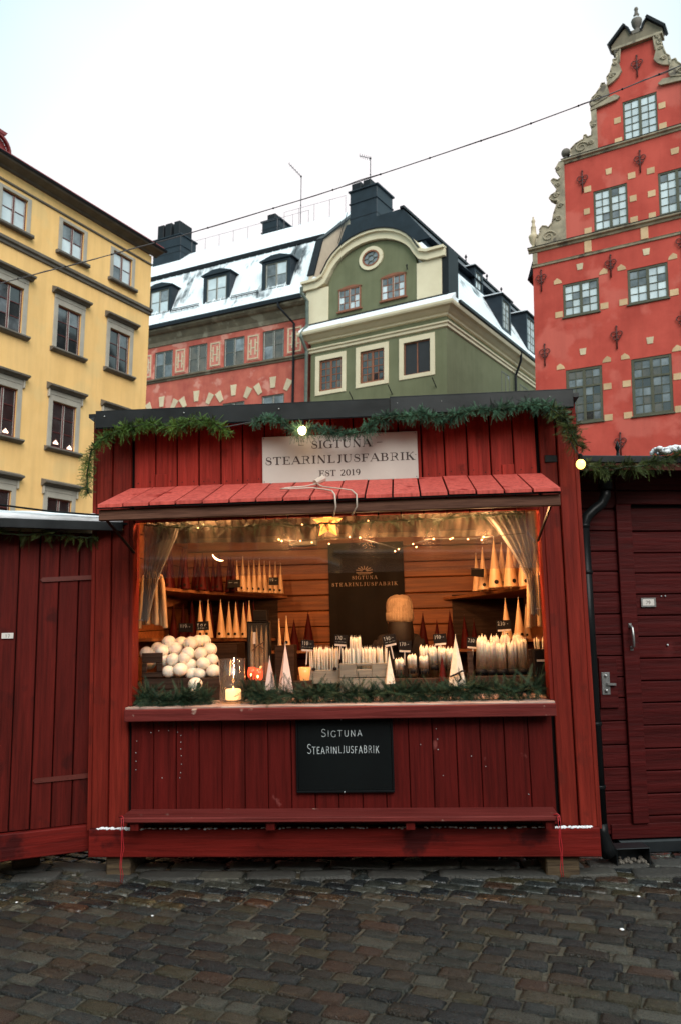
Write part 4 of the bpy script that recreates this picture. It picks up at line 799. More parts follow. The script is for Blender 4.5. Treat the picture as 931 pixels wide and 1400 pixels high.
card(.525, .62, 1.325, 'for', '390:-', 'black price card reading for 390 behind the ball candles', 0, -.03, .09, False)
card(.90, 1.42, 1.66, '19:-', '', 'black price card in front of the cream cones on the upper left shelf', 0, .02, .08, False)
card(2.475, 1.02, 1.665, '', '', 'blank black card leaning on the cream cones of the upper right shelf', .3, .1, .10, False)
card(.62, 1.22, 1.64, '~~', '', 'dark card between the dark red and the cream cones on the upper left shelf', 0, 0, .10, False)
# the seller, bending over behind the counter with the back turned
def skin_body(name, verts, edges, radii, m, parent, lv=2, rootv=0):
    me = bpy.data.meshes.new(name); me.from_pydata(verts, edges, []); o = link(name, me, m, parent)
    sk = o.modifiers.new('skin', 'SKIN')
    for i, r in enumerate(radii):
        d = me.skin_vertices[0].data[i]; d.radius = (r, r) if not isinstance(r, tuple) else r
        d.use_root = (i == rootv)
    ss = o.modifiers.new('sub', 'SUBSURF'); ss.levels = lv; ss.render_levels = lv; sk.use_smooth_shade = True
    return o
per = root('person', onS(1.885, 1.15, .10, R(12)), 'person in a pale knitted beanie and dark coat bending behind the counter', 'person')
vv = [(0, .10, .80), (0, .08, .95), (0, .02, 1.06), (0, -.04, 1.13), (0, -.07, 1.185), (.15, 0, 1.10), (.20, .06, .88), (.17, .22, .72), (-.15, 0, 1.10), (-.20, .06, .88), (-.17, .22, .72), (.09, .10, .72), (.10, .06, .40), (.10, .12, .06), (.10, .22, .03), (-.09, .10, .72), (-.10, .06, .40), (-.10, .12, .06), (-.10, .22, .03)]
ee = [(0, 1), (1, 2), (2, 3), (3, 4), (2, 5), (5, 6), (6, 7), (2, 8), (8, 9), (9, 10), (0, 11), (11, 12), (12, 13), (13, 14), (0, 15), (15, 16), (16, 17), (17, 18)]
rr = [(.15, .12), (.15, .12), (.14, .11), (.075, .07), (.055, .055), .065, .05, .035, .065, .05, .035, .085, .06, .045, .035, .085, .06, .045, .035]
skin_body('coat', vv, ee, rr, 'coat_dark', per)
hd = MB(); hd.lathe([(.02, -.12), (.05, -.105), (.068, -.06), (.076, 0), (.074, .045), (.055, .085), (.02, .105)], (0, -.055, 1.265), 16, 1, 1.18); hd.lathe([(.018, -.01), (.014, .006), (.004, .02)], (0, .045, 1.245), 8); hd.ball((.077, -.05, 1.25), .017, 8, 6, 1.4); hd.ball((-.077, -.05, 1.25), .017, 8, 6, 1.4)
part('head', hd, 'skin', per, True)
hr = MB(); hr.lathe([(.085, -.20), (.098, -.14), (.096, -.07), (.090, -.02), (.082, .03)], (0, -.068, 1.265), 18, 1, 1.0); part('hair', hr, 'hair_brown', per, True)
bn_ = MB(); bn_.lathe([(.092, -.012), (.100, -.008), (.103, .02), (.103, .052), (.100, .060), (.098, .064), (.100, .09), (.099, .105), (.095, .13), (.086, .153), (.068, .172), (.042, .183), (.018, .186), (.002, .182)], (0, -.055, 1.262), 96, 1, 1.08)
for i, (x, y, z) in enumerate(bn_.v):
    a_ = math.atan2(y + .055, x); q_ = 1 + (.022 if z < 1.322 else .013) * math.sin(a_ * 32); q_ *= 1 + .03 * math.sin(a_ * 3 + z * 40) * max(0, (z - 1.34) / .1); bn_.v[i] = (x * q_, (y + .055) * q_ - .055, z + .004 * math.sin(a_ * 2 + 1)); part('beanie', bn_, 'beanie_wool', per, True)
for sg_ in (1, -1):
    hv = [(0, 0, 0), (0, .05, -.03)]; he = [(0, 1)]; hr_ = [(.026, .018), (.034, .014)]
    for q in range(4):
        x0 = (-.03 + q * .02); l = (.055, .07, .075, .065)[q]; k = len(hv); hv += [(x0, .085, -.045), (x0 * 1.1, .085 + l * .5, -.055), (x0 * 1.1, .085 + l * .8, -.085)]; he += [(1, k), (k, k + 1), (k + 1, k + 2)]; hr_ += [.010, .009, .008]
    k = len(hv); hv += [(.04 * sg_, .04, -.035), (.055 * sg_, .075, -.055)]; he += [(0, k), (k, k + 1)]; hr_ += [.012, .009]
    hnd = skin_body('hand', hv, he, hr_, 'skin', per, 1); hnd.location = (.165 * sg_, .235, .71)

# ------------------------------------------------------------------ garlands
def path3(pts, y, sag=.0, n=6):
    out = []
    for i in range(len(pts) - 1):
        for k in range(n):
            f = k / n; out.append((pts[i][0] + (pts[i + 1][0] - pts[i][0]) * f, y if not isinstance(y, list) else y[i] + (y[i + 1] - y[i]) * f, pts[i][1] + (pts[i + 1][1] - pts[i][1]) * f + rnd(-.006, .006)))
    out.append((pts[-1][0], y if not isinstance(y, list) else y[-1], pts[-1][1])); return out
gr = 'evergreen garlands on the stall fronts'
sprays('garland', path3([(-.02, 2.20), (-.02, 2.32), (.01, 2.46), (.11, 2.56), (.25, 2.60), (.40, 2.615), (.55, 2.595), (.70, 2.63), (.80, 2.60), (.86, 2.555), (.90, 2.54)], [-.12, -.13, -.15, -.16, -.165, -.165, -.165, -.165, -.16, -.16, -.16]), .046, 1300, 'needles_light', SM, 'fresh green fir garland hanging along the left half of the stall roof edge', group=gr, seed=3, ln=.056, nl=.0145)
sprays('garland', path3([(1.04, 2.585), (1.12, 2.63), (1.22, 2.60), (1.30, 2.535), (1.42, 2.55), (1.52, 2.52), (1.62, 2.505), (1.72, 2.51), (1.80, 2.57), (1.92, 2.60), (2.10, 2.60), (2.20, 2.56), (2.32, 2.61), (2.5, 2.615), (2.68, 2.635), (2.82, 2.63), (2.92, 2.57), (2.93, 2.50), (2.97, 2.42)], -.165), .046, 2300, 'needles_blue', SM, 'bluish green fir garland over the shop sign and the right half of the roof edge', group=gr, seed=4, ln=.054, nl=.0145)
sprays('garland', path3([(2.84, 2.60), (2.93, 2.53), (2.95, 2.45), (2.98, 2.38), (3.03, 2.35)], -.19), .06, 200, 'needles_olive', SM, 'olive green fir tuft drooping at the right corner of the stall roof', group=gr, seed=5, ln=.065, nl=.018)
sprays('garland', path3([(.28, 2.02), (.5, 1.99), (.62, 2.0), (.8, 1.98), (1.0, 1.99), (1.12, 1.985), (1.3, 1.975), (1.45, 1.99), (1.62, 1.98), (1.8, 1.99), (2.0, 1.99), (2.3, 2.0), (2.7, 2.01)], .09), .05, 420, 'needles_deep', SM, 'dark fir garland along the top of the stall opening behind the awning beam', group=gr, seed=6, ln=.06, droop=.7)
sprays('counter_garland', path3([(.25, .91), (.35, .93), (.42, .90), (.50, .90), (.60, .92), (.72, .915)], [.06, .04, .0, .02, .05, .06]), .065, 560, 'needles_deep', SM, 'dark fir branches on the counter in front of the ball candle crate', 'greenery', gr, .15, .11, .024, seed=8)
sprays('counter_garland', path3([(.93, .96), (1.02, .945), (1.10, .91), (1.2, .92), (1.35, .925), (1.5, .935), (1.62, .915), (1.8, .925), (1.95, .92), (2.1, .92), (2.25, .925), (2.4, .945), (2.5, .925), (2.6, .925), (2.74, .955)], .06), .075, 1700, 'needles_deep', SM, 'dark fir branches lying along the counter from the jar to the right window frame', 'greenery', gr, .15, .115, .024, seed=9)

# ------------------------------------------------------------------ closed stall on the left
LM = frame((-1.516, 5.12, .152), 24, 1.0)
hl = root('closed_stall', LM, 'closed red plank stall with snow on its roof, left of the candle stall', 'market stall')
lines = [-1.55, -1.43, -1.31, -1.19, -1.07, -.95, -.83, -.715, -.592, -.472, -.354, -.237, -.119, -.009]
for i in range(13): part('board', MB().cbox(lines[i] + .003, lines[i + 1] - .003, rnd(-.002, .002) - (.012 if i >= 10 else 0), .02, .16, 1.95, .004), 'red_hut_left', hl)
part('board', MB().cbox(-.005, .10, -.002, .02, .16, 1.95, .004), 'red_hut_left', hl)
part('gap_backing', MB().box(-1.55, .12, .021, .026, .1, 1.95), 'gap_black', hl)
part('base_board', MB().cbox(-1.6, -.01, -.045, -.004, .005, .158, .006), 'red_base', hl)
for z, a, lab in ((1.655, .012, None), (.448, -.004, None)):
    h_ = part('strap_hinge', MB().prism([(-.335, z - .018), (-.015, z - .010 + a), (-.015, z + .018 + a), (-.335, z + .010), (-.349, z - .004)], -.022, -.0145), 'hinge_red', hl); part('hinge_pin', MB().lathe([(.009, -.03), (.009, .03)], (-.012, -.02, z + a + .004), 8), 'hinge_red', h_); part('bolt', MB().lathe([(.006, -.003), (.005, .0)], (-.30, -.0225, z - .002), 8, axis='y').lathe([(.006, -.003), (.005, .0)], (-.15, -.0225, z + .003), 8, axis='y'), 'hinge_red', h_)
pl = part('number_plate', MB().cbox(-.556, -.489, -.008, -.0025, 1.294, 1.328, .001), 'tag_white', hl); tb = MB(); text(tb, '17', -.522, 1.300, .019, .026, -.0092, -.008, .17, .06, False); part('number', tb, 'sign_ink', pl)
part('roof_edge', MB().cbox(-1.7, .12, -.17, -.15, 1.955, 2.012, .004), 'roof_black', hl); part('roof', MB().box(-1.7, .15, -.149, 1.6, 2.0, 2.012), 'roof_black', hl)
bb = MB(); nx = 40
for k, (y, z) in enumerate(((-.155, 2.0135), (-.165, 2.035), (-.13, 2.062), (.3, 2.085), (1.5, 2.09))):
    for i in range(nx + 1): bb.v.append((-1.7 + 1.82 * i / nx, y + rnd(-.004, .004) * (k < 3), z + rnd(-.003, .004) * (k > 0)))
for k in range(4):
    for i in range(nx): q = k * (nx + 1) + i; bb.f.append((q, q + 1, q + nx + 2, q + nx + 1))
part('roof_snow', bb, 'snow', hl, True)
part('side_wall', MB().box(-1.6, .1, 1.4, 1.42, .1, 1.95).box(-1.6, -1.58, .03, 1.4, .1, 1.95), 'red_hut_left', hl)
part('roof_cable', MB().tube([(-1.6, -.17, 2.20), (-.9, -.18, 2.12), (-.5, -.18, 2.078), (-.3, -.18, 2.06), (-.1, -.18, 2.052), (.05, -.17, 2.05)], .006, 5), 'pipe_black', hl)
sprays('garland', path3([(-1.2, 1.93), (-.6, 1.93), (-.45, 1.925), (-.30, 1.93), (-.15, 1.915), (-.02, 1.915)], -.10), .04, 170, 'needles_olive', LM, 'thin dark green garland under the snowy roof edge of the left stall', group=gr, seed=12, ln=.06, droop=.6)
for u, lab in ((-.35, 'dark stone block under the closed left stall near its corner'), (-1.2, 'dark stone block under the closed left stall farther left')):
    o = link('timber_block', MB().cbox(-.08, .08, .25, .45, -.15, -.002, .01).mesh('timber_block'), 'block_wood', label=lab, cat='block', group='blocks under the stalls'); o.matrix_world = LM @ T(u, 0, .004)

# ------------------------------------------------------------------ closed stall on the right
RM = frame((1.6928, 5.15, .2574), 5, 1.2)
hrr = root('closed_stall', RM, 'closed dark red weatherboard stall with a steel-handled door, right of the candle stall', 'market stall')
zs_ = [-.0, .124, .262, .405, .541, .688, .83, .96, 1.094, 1.227, 1.358, 1.497, 1.632, 1.762, 1.896, 2.04, 2.16, 2.28]
for i in range(17): part('weatherboard', MB().cbox(-.30, .148, rnd(-.0015, .0015), .02, zs_[i] + .003, zs_[i + 1] - .002, .005), 'red_hut_right', hrr)
zd = [.0, .105, .238, .376, .512, .656, .795, .932, 1.073, 1.211, 1.345, 1.482, 1.618, 1.749, 1.891, 2.045]
dr_ = part('door', MB().box(.20, 1.30, .0225, .03, .0, 2.05), 'gap_black', hrr)
for i in range(15): part('door_plank', MB().cbox(.205, 1.30, rnd(-.0015, .0015), .022, zd[i] + .003, zd[i + 1] - .002, .006), 'red_hut_right', dr_)
part('door_stile', MB().cbox(.136, .238, -.028, -.003, .069, 2.066, .003), 'red_hut_right', dr_)
for i, (a, b_) in enumerate(((2.07, 2.16), (2.165, 2.30))): part('weatherboard', MB().cbox(.15, 1.6, rnd(-.001, .001), .02, a, b_, .004), 'red_hut_right', hrr)
part('corner_board', MB().cbox(1.305, 1.6, -.008, .022, .069, 2.066, .004), 'red_hut_right', hrr)
part('base_board', MB().cbox(.0, 1.6, -.012, -.004, -.022, .066, .003), 'red_hut_right', hrr)
part('foot_rail', MB().cbox(.04, 1.6, -.03, .02, -.11, -.03, .01), 'roof_black', hrr); part('gap_backing', MB().box(-.3, 1.6, .031, .036, -.1, 2.3), 'gap_black', hrr)
hn = part('door_handle', MB().tube([(.184, -.030, 1.290), (.184, -.062, 1.270), (.186, -.066, 1.21), (.188, -.062, 1.160), (.188, -.030, 1.140)], [.008, .0085, .009, .0085, .008], 8), 'steel', dr_, True)
part('handle_plate', MB().cbox(.174, .194, -.033, -.029, 1.272, 1.300, .001).cbox(.178, .198, -.033, -.029, 1.128, 1.156, .001), 'steel', dr_)
lp = part('latch_board', MB().cbox(-.03, .088, -.018, -.002, .772, 1.084, .003), 'red_hut_right', hrr)
part('latch_plate', MB().cbox(-.018, .036, -.023, -.0185, .855, .994, .002), 'steel', lp); part('latch_lever', MB().obox((.012, -.032, .922), (.068, -.034, .920), .012, .014), 'steel', lp); part('latch_bolt', MB().ball((.008, -.026, .972), .010, 8, 5).ball((.008, -.026, .880), .012, 8, 5), 'steel', lp)
pl = part('number_plate', MB().cbox(.286, .364, -.012, -.006, 1.410, 1.452, .001), 'tag_white', dr_); part('plate_frame', MB().box(.276, .374, -.0125, -.0062, 1.4525, 1.460).box(.276, .374, -.0125, -.0062, 1.402, 1.4095).box(.276, .2855, -.0125, -.0062, 1.41, 1.452).box(.3645, .374, -.0125, -.0062, 1.41, 1.452), 'steel', pl)
tb = MB(); text(tb, '79', .322, 1.420, .021, .032, -.0132, -.012, .17, .06, False); part('number', tb, 'sign_ink', pl)
part('staples', MB().ball((.415, -.008, 1.470), .0045, 6, 4).ball((.442, -.008, 1.470), .005, 6, 4).ball((.437, -.008, 1.158), .0065, 6, 4).ball((.03, -.004, 1.04), .004, 5, 4), 'chalk', hrr, kind='stuff')
part('roof_edge', MB().cbox(-.42, 1.6, -.30, -.28, 2.29, 2.335, .004), 'roof_black', hrr); part('roof', MB().add([(-.42, -.279, 2.32), (1.6, -.279, 2.32), (1.6, 1.5, 2.45), (-.42, 1.5, 2.45), (-.42, -.279, 2.33), (1.6, -.279, 2.33), (1.6, 1.5, 2.46), (-.42, 1.5, 2.46)], [(0, 1, 2, 3), (4, 7, 6, 5), (0, 4, 5, 1), (1, 5, 6, 2), (2, 6, 7, 3), (3, 7, 4, 0)]), 'roof_black', hrr)
bb = MB()
for i in range(150): x = .30 + .8 * random.random() ** 1.1; bb.ball((x, -.24 + rnd(-.05, .05), 2.375 + (x - .36) * .08 + rnd(-.015, .02)), rnd(.010, .028), 6, 4, rnd(.5, .9))
part('roof_snow', bb, 'snow', hrr, True, kind='stuff')
fin = link('iron_finial', MB().lathe([(.03, 0), (.012, .012), (.008, .05), (.016, .07), (.010, .09), (.003, .115)], (0, 0, 0), 8).mesh('iron_finial', True), 'pipe_black', label='little dark knob finial on the roof edge of the right stall', cat='finial'); fin.matrix_world = RM @ T(.09, -.2, 2.335)
# downpipe
dp = root('downpipe', RM @ T(-.14, -.17, -.14), 'black metal downpipe running down the right corner of the candle stall', 'downpipe')
def RP(x, z): return (x + .14, 0, z + .14)
part('hopper', MB().lathe([(.045, 0), (.043, .06), (.034, .10)], (.150, 0, 2.28), 12), 'pipe_black', dp, True)
part('swan_neck', MB().tube([RP(.010, 2.15), RP(.008, 2.10), RP(-.02, 2.05), RP(-.075, 2.01), RP(-.12, 1.97), RP(-.142, 1.92), RP(-.144, 1.86)], .032, 12), 'pipe_black', dp, True)
part('pipe', MB().tube([RP(-.144, 1.90), RP(-.139, 1.2), RP(-.128, .10)], .0335, 14), 'pipe_black', dp, True)
for z in (1.91, 1.62, .70, .33): part('pipe_collar', MB().lathe([(.0345, -.012), (.038, -.008), (.038, .008), (.0345, .012)], RP(-.144 + (1.91 - z) * .009, z), 14), 'pipe_black', dp, True)
part('pipe_shoe', MB().tube([RP(-.128, .12), RP(-.124, .06), RP(-.105, -.02), RP(-.085, -.06)], [.034, .036, .045, .052], 14), 'pipe_black', dp, True)
gb = root('drain_trough', RM @ T(.048, -.20, -.136), 'open dark metal trough filled with pale grit on the cobbles under the right stall', 'trough')
part('trough_case', MB().cbox(-.105, .105, 0, .12, 0, .006).cbox(-.105, .105, 0, .12, .106, .112).cbox(-.105, -.099, .0, .12, .0062, .1058).cbox(.099, .105, 0, .12, .0062, .1058).box(-.0988, .0988, .112, .118, .0062, .1058), 'roof_black', gb)
bb = MB()
for i in range(60): bb.ball((rnd(-.09, .09), rnd(.01, .1), rnd(.008, .035)), rnd(.005, .012), 5, 4)
part('grit', bb, 'stone_dark', gb, kind='stuff')
sprays('garland', path3([(-.22, 2.29), (-.12, 2.26), (0, 2.25), (.15, 2.26), (.30, 2.29), (.45, 2.35), (.7, 2.37), (1.1, 2.39)], -.31), .055, 900, 'needles_olive', RM, 'olive green fir garland dusted with snow along the roof edge of the right stall', group=gr, seed=14, ln=.066, nl=.018)

# ------------------------------------------------------------------ buildings round the square (heights below are above eye level: the mesh offset adds it)
OFF = (0, 0, 1.6)
def mb(): return MB(OFF)
CACHE = {}
def wall(parent, name, u0, u1, v0, v1, holes, m, y=0., th=.22, outline=None):
    us = sorted({u0, u1, *[h[0] for h in holes], *[h[2] for h in holes]}); vs = sorted({v0, v1, *[h[1] for h in holes], *[h[3] for h in holes]}); b = mb()
    us = [u for u in us if u0 <= u <= u1]; vs = [v for v in vs if v0 <= v <= v1]
    for i in range(len(us) - 1):
        for j in range(len(vs) - 1):
            cu, cv = (us[i] + us[i + 1]) / 2, (vs[j] + vs[j + 1]) / 2
            if any(h[0] < cu < h[2] and h[1] < cv < h[3] for h in holes): continue
            b.quad((us[i], y, vs[j]), (us[i + 1], y, vs[j]), (us[i + 1], y, vs[j + 1]), (us[i], y, vs[j + 1]))
    for h in holes:
        a, c, d, e = h[:4]
        b.quad((a, y, c), (a, y + th, c), (a, y + th, e), (a, y, e)); b.quad((d, y, c), (d, y, e), (d, y + th, e), (d, y + th, c)); b.quad((a, y, c), (d, y, c), (d, y + th, c), (a, y + th, c)); b.quad((a, y, e), (a, y + th, e), (d, y + th, e), (d, y, e))
    return part(name, b, m, parent)
def window(parent, u0, v0, u1, v1, nx, ny, fm, gm, y=.08, fw=.055, mul=.07, bar=.022, casem=2, transom=None, sill=None, white=None, name='window', arch=0.):
    """frame with casements, glazing bars and one pane object per light"""
    w, h = u1 - u0, v1 - v0; key = (name, round(w, 2), round(h, 2), nx, ny, casem, fm, str(gm), transom, white, arch)
    if key not in CACHE:
        b = MB(); b.cbox(0, fw, 0, .07, 0, h, .006).cbox(w - fw, w, 0, .07, 0, h, .006).cbox(fw, w - fw, .001, .07, 0, fw, .006).cbox(fw, w - fw, .001, .07, h - fw, h, .006)
        xs = []; cw = (w - 2 * fw - (casem - 1) * mul) / casem
        for c in range(casem):
            a = fw + c * (cw + mul); xs.append((a, a + cw))
            if c: b.cbox(a - mul, a, -.004, .066, fw, h - fw, .006)
        zs = [(fw, h - fw, ny)]
        if transom:
            zt = h * transom[0]; b.cbox(fw, w - fw, -.002, .064, zt - .035, zt + .035, .006); zs = [(fw, zt - .035, ny), (zt + .035, h - fw, transom[1])]
        panes = []; wb = MB()
        for a, c in xs:
            for z0, z1_, n_ in zs:
                pw, ph = (c - a) / nx, (z1_ - z0) / n_
                for i in range(1, nx): b.box(a + i * pw - bar / 2, a + i * pw + bar / 2, .012, .05, z0, z1_)
                for j in range(1, n_): b.box(a, c, .014, .05, z0 + j * ph - bar / 2, z0 + j * ph + bar / 2)
                if white: wb.box(a, a + .03, .004, .0115, z0, z1_).box(c - .012, c, .004, .0115, z0, z1_)
                for i in range(nx):
                    for j in range(n_): panes.append((a + i * pw, z0 + j * ph, pw, ph))
        if arch:
            pts = [(0, h)] + [(w * k / 8, h - arch + arch * math.sin(math.pi * k / 8)) for k in range(9)] + [(w, h + .02), (0, h + .02)]; b.prism(pts[1:], -.01, .06)
        CACHE[key] = (b.mesh(name), panes, wb.mesh('sash_edge') if white else None, {})
    me, panes, wm, pc_ = CACHE[key]
    o = link(name, me, fm, parent); o.location = (u0, y, v0 + OFF[2])
    if wm: link('sash_edge', wm, white, o, kind='stuff')
    for (a, z, pw, ph) in panes:
        g_ = gm if isinstance(gm, str) else random.choice(gm); k2 = (round(pw, 3), round(ph, 3), g_)
        if k2 not in pc_: pc_[k2] = MB().box(-pw / 2, pw / 2, 0, .006, -ph / 2, ph / 2).mesh('pane'); pc_[k2].materials.append(MATS[g_])
        p = link('pane', pc_[k2], None, o); p.location = (a + pw / 2, .034, z + ph / 2); p.rotation_euler = (rnd(-.02, .02), 0, rnd(-.02, .02))
    return o

# ---- yellow house on the left
YM = frame((-7.5476, 30, 0), 62.1)
yh = root('yellow_house', YM, 'tall yellow plastered house with grey window surrounds at the left edge of the square', 'house')
def yp(n, b, m, **k): return part(n, b, m, yh, **k)
cols = [-9.45, -7.0, -4.52, -2.06]; cw_ = .99
rows = {1: (12.32, 13.38), 2: (8.86, 10.38), 3: (5.46, 7.02), 4: (2.2, 3.75), 5: (-.9, .7)}
holes = [(c, rows[r][0], c + cw_ + (.06 if r > 1 else 0), rows[r][1]) for c in cols + [-11.9, -14.4] for r in rows]
wall(yh, 'wall', -17, 0, -2.2, 14.0, holes, 'plaster_yellow')
yp('end_wall', mb().box(-.02, 0, .001, 9, -2.2, 14.0), 'plaster_yellow')
for h in holes:
    r = [k for k in rows if rows[k][0] == h[1]][0]; a, c, d, e = h
    if r == 1:
        window(yh, a, c, d, e, 1, 2, 'frame_red', ['glass_sky_painted', 'glass_sky_painted', 'glass_mid'], .05, .05, .06, .022, white='frame_white')
        yp('window_surround', mb().cbox(a - .15, a - .002, -.035, -.001, c - .05, e + .11, .01).cbox(d + .002, d + .15, -.035, -.001, c - .05, e + .11, .01).cbox(a - .0015, d + .0015, -.034, -.001, e + .002, e + .11, .01), 'stone_grey')
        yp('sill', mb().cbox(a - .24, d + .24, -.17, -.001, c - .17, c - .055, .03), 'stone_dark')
    else:
        window(yh, a, c, d, e, 1, 3, 'frame_red', 'glass_dark' if r > 2 else ['glass_dark', 'glass_mid', 'glass_dark'], .05, .05, .06, .020, white='frame_white')
        t_ = .36 if r != 2 else .34
        yp('window_surround', mb().cbox(a - .17, a - .002, -.035, -.001, c - .0, e + .20, .01).cbox(d + .002, d + .17, -.035, -.001, c - .0, e + .20, .01).cbox(a - .0015, d + .0015, -.034, -.001, e + .002, e + .20, .01).cbox(a - .17, d + .17, -.045, -.001, e + .201, e + t_, .006), 'stone_grey')
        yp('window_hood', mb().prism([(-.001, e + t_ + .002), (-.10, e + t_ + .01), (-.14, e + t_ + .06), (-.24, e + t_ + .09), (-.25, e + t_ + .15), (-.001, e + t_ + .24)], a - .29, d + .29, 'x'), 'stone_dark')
        if r >= 3:
            for x in (a - .235, d + .171): yp('hood_bracket', mb().cbox(x, x + .064, -.09, -.001, e + .10, e + t_, .02), 'stone_grey')
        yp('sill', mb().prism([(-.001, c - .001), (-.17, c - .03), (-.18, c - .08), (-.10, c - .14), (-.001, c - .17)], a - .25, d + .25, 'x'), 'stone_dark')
yp('thin_moulding', mb().prism([(-.001, 13.60), (-.05, 13.61), (-.06, 13.66), (-.001, 13.70)], -17, .03, 'x'), 'stone_dark')
yp('string_course', mb().prism([(-.001, 11.56), (-.06, 11.58), (-.07, 11.66), (-.14, 11.70), (-.15, 11.79), (-.001, 11.84)], -17, .05, 'x'), 'stone_dark')
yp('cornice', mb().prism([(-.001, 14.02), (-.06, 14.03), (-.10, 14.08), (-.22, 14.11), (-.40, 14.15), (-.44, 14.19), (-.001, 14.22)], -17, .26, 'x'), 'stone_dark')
yp('gutter', mb().prism([(-.40, 14.192), (-.47, 14.20), (-.50, 14.27), (-.38, 14.27)], -17, .36, 'x'), 'metal_black')
yp('roof_snow', mb().prism([(-.485, 14.272), (-.44, 14.30), (-.34, 14.32), (-.2, 14.272)], -17, .36, 'x'), 'snow')
yp('roof', mb().prism([(-.38, 14.275), (-.36, 14.40), (3.5, 16.4), (9, 14.275)], -17, .30, 'x'), 'roof_red')
dm = yp('dormer', mb().prism([(-7.62, 14.4)] + [(-7.0 + .58 * math.cos(R(a)), 15.0 + .46 * math.sin(R(a))) for a in range(180, -1, -15)] + [(-6.42, 14.4)], .65, 2.6), 'roof_red')
part('dormer_hood', mb().strip([(-7.0 + .62 * math.cos(R(a)), 15.0 + .50 * math.sin(R(a))) for a in range(180, -1, -12)], .08, .52, .645), 'roof_red', dm)
part('dormer_cap', mb().prism([(-7.35, 15.5), (-6.62, 15.5), (-6.55, 15.62), (-7.4, 15.62)], .5, 1.0), 'roof_red', dm)
# lit advent candle arches behind the third-floor windows
for k, (u, v, lab) in enumerate(((-3.62, 5.53, 'tiny lit candle arch in the third yellow window row, right pane of the middle window'), (-4.23, 5.60, 'tiny lit candle arch in the third yellow window row, left pane of the middle window'), (-6.25, 5.57, 'tiny lit candle arch in the leftmost yellow window of the third row'))):
    b = MB(); b.box(-.10, .10, 0, .02, 0, .02)
    for i in range(-3, 4): b.box(i * .03 - .008, i * .03 + .008, .002, .018, .0202, .14 - abs(i) * .03)
    o = link('candle_arch', b.mesh('candle_arch'), 'candelabra', label=lab, cat='candle arch', group='advent candle arches in the yellow house'); o.matrix_world = YM @ T(u, .060, v + 1.6)

# ---- red house with the mansard roof
MM = frame((-1.9887, 41.3, 0), -28.7)
mh = root('mansard_house', MM, 'faded red house with a snowy mansard roof and three dormers beside the green house', 'house')
def mp_(n, b, m, par=None, **k): return part(n, b, m, par or mh, **k)
mwin = [(-10.53 - 2.6, 13.85, -9.13 - 2.6, 15.52), (-10.53, 13.85, -9.13, 15.52), (-7.95, 13.87, -6.57, 15.52), (-5.38, 13.86, -3.95, 15.52), (-2.73, 13.86, -1.32, 15.53)]
lwin = [(-10.6, 9.9, -9.1, 11.72), (-8.0, 9.9, -6.5, 11.74), (-5.37, 9.9, -3.86, 11.75), (-2.72, 9.9, -1.25, 11.85)]
wall(mh, 'wall', -16, .25, -2.2, 16.2, mwin + lwin, 'plaster_red')
for q in mwin: window(mh, *q, 1, 2, 'frame_grey', ['glass_mid', 'glass_warm', 'glass_dark', 'glass_warm'], .04, .08, .08, .04, white='frame_white')
for q in lwin:
    window(mh, *q, 1, 3, 'frame_grey', ['glass_mid', 'glass_warm'], .04, .08, .08, .04, white='frame_white')
    cu = (q[0] + q[2]) / 2
    for a, dx in ((-28, -.95), (0, 0), (28, .95)):
        b = MB().prism([(-.14, -.30), (.14, -.30), (.21, .32), (-.21, .32)], -.035, .0); o = link('voussoir_stone', b.mesh('voussoir_stone'), 'sandstone_pale', mh); o.location = (cu + dx, -.001, q[3] + 1.6 + .68 - abs(dx) * .28); o.rotation_euler = (0, R(a), 0)
for i, q in enumerate(mwin + [(.1 - .0, 0, 0, 0)]):
    a = (mwin[i - 1][2] + .18) if i else -16; c = (q[0] - .16) if i < len(mwin) else .1
    if i == 0: a = c - 1.0
    if i == len(mwin): a, c = -1.14, -.12
    z0, z1_ = 13.96, 15.50; pn = mp_('wall_panel', mb().cbox(a, c, -.03, -.001, z0, z1_, .012), 'plaster_panel')
    w_ = c - a; b = mb(); m_ = (a + c) / 2
    for (x0, x1, y0, y1) in ((a + .08, c - .08, z0 + .08, z0 + .15), (a + .08, c - .08, z1_ - .15, z1_ - .08), (a + .08, a + .15, z0 + .15, z1_ - .15), (c - .15, c - .08, z0 + .15, z1_ - .15), (m_ - .18, m_ - .10, z0 + .32, z1_ - .32), (m_ + .10, m_ + .18, z0 + .32, z1_ - .32), (m_ - .10, m_ + .10, z0 + .70, z0 + .78), (m_ - .30, m_ - .18, z0 + .5, z0 + .57), (m_ + .18, m_ + .30, z0 + .5, z0 + .57), (m_ - .30, m_ - .18, z1_ - .57, z1_ - .5), (m_ + .18, m_ + .30, z1_ - .57, z1_ - .5)): b.box(x0, x1, -.055, -.031, y0, y1)
    part('panel_relief', b, 'sandstone_pale', pn, kind='stuff')
mp_('string_course', mb().prism([(-.001, 13.60), (-.06, 13.62), (-.08, 13.70), (-.16, 13.74), (-.18, 13.82), (-.001, 13.86)], -16, .2, 'x'), 'soffit_grey')
mp_('cornice', mb().prism([(-.001, 15.84), (-.05, 15.86), (-.08, 16.1), (-.30, 16.45), (-.45, 16.5), (-.60, 16.62), (-.62, 16.76), (-.001, 16.80)], -16, .25, 'x'), 'soffit_grey')
mp_('gutter', mb().prism([(-.625, 16.72), (-.75, 16.74), (-.80, 16.95), (-.62, 16.97)], -16, .1, 'x'), 'metal_blue')
mp_('eave_flashing', mb().prism([(-.62, 16.81), (-.62, 17.0), (.10, 17.65), (.10, 16.81)], -16, .28, 'x'), 'metal_snowy')
mp_('lower_roof', mb().prism([(.08, 17.2), (.08, 17.65), (1.48, 20.95), (1.6, 20.6), (.3, 17.2)], -16, .28, 'x'), 'metal_patchy')
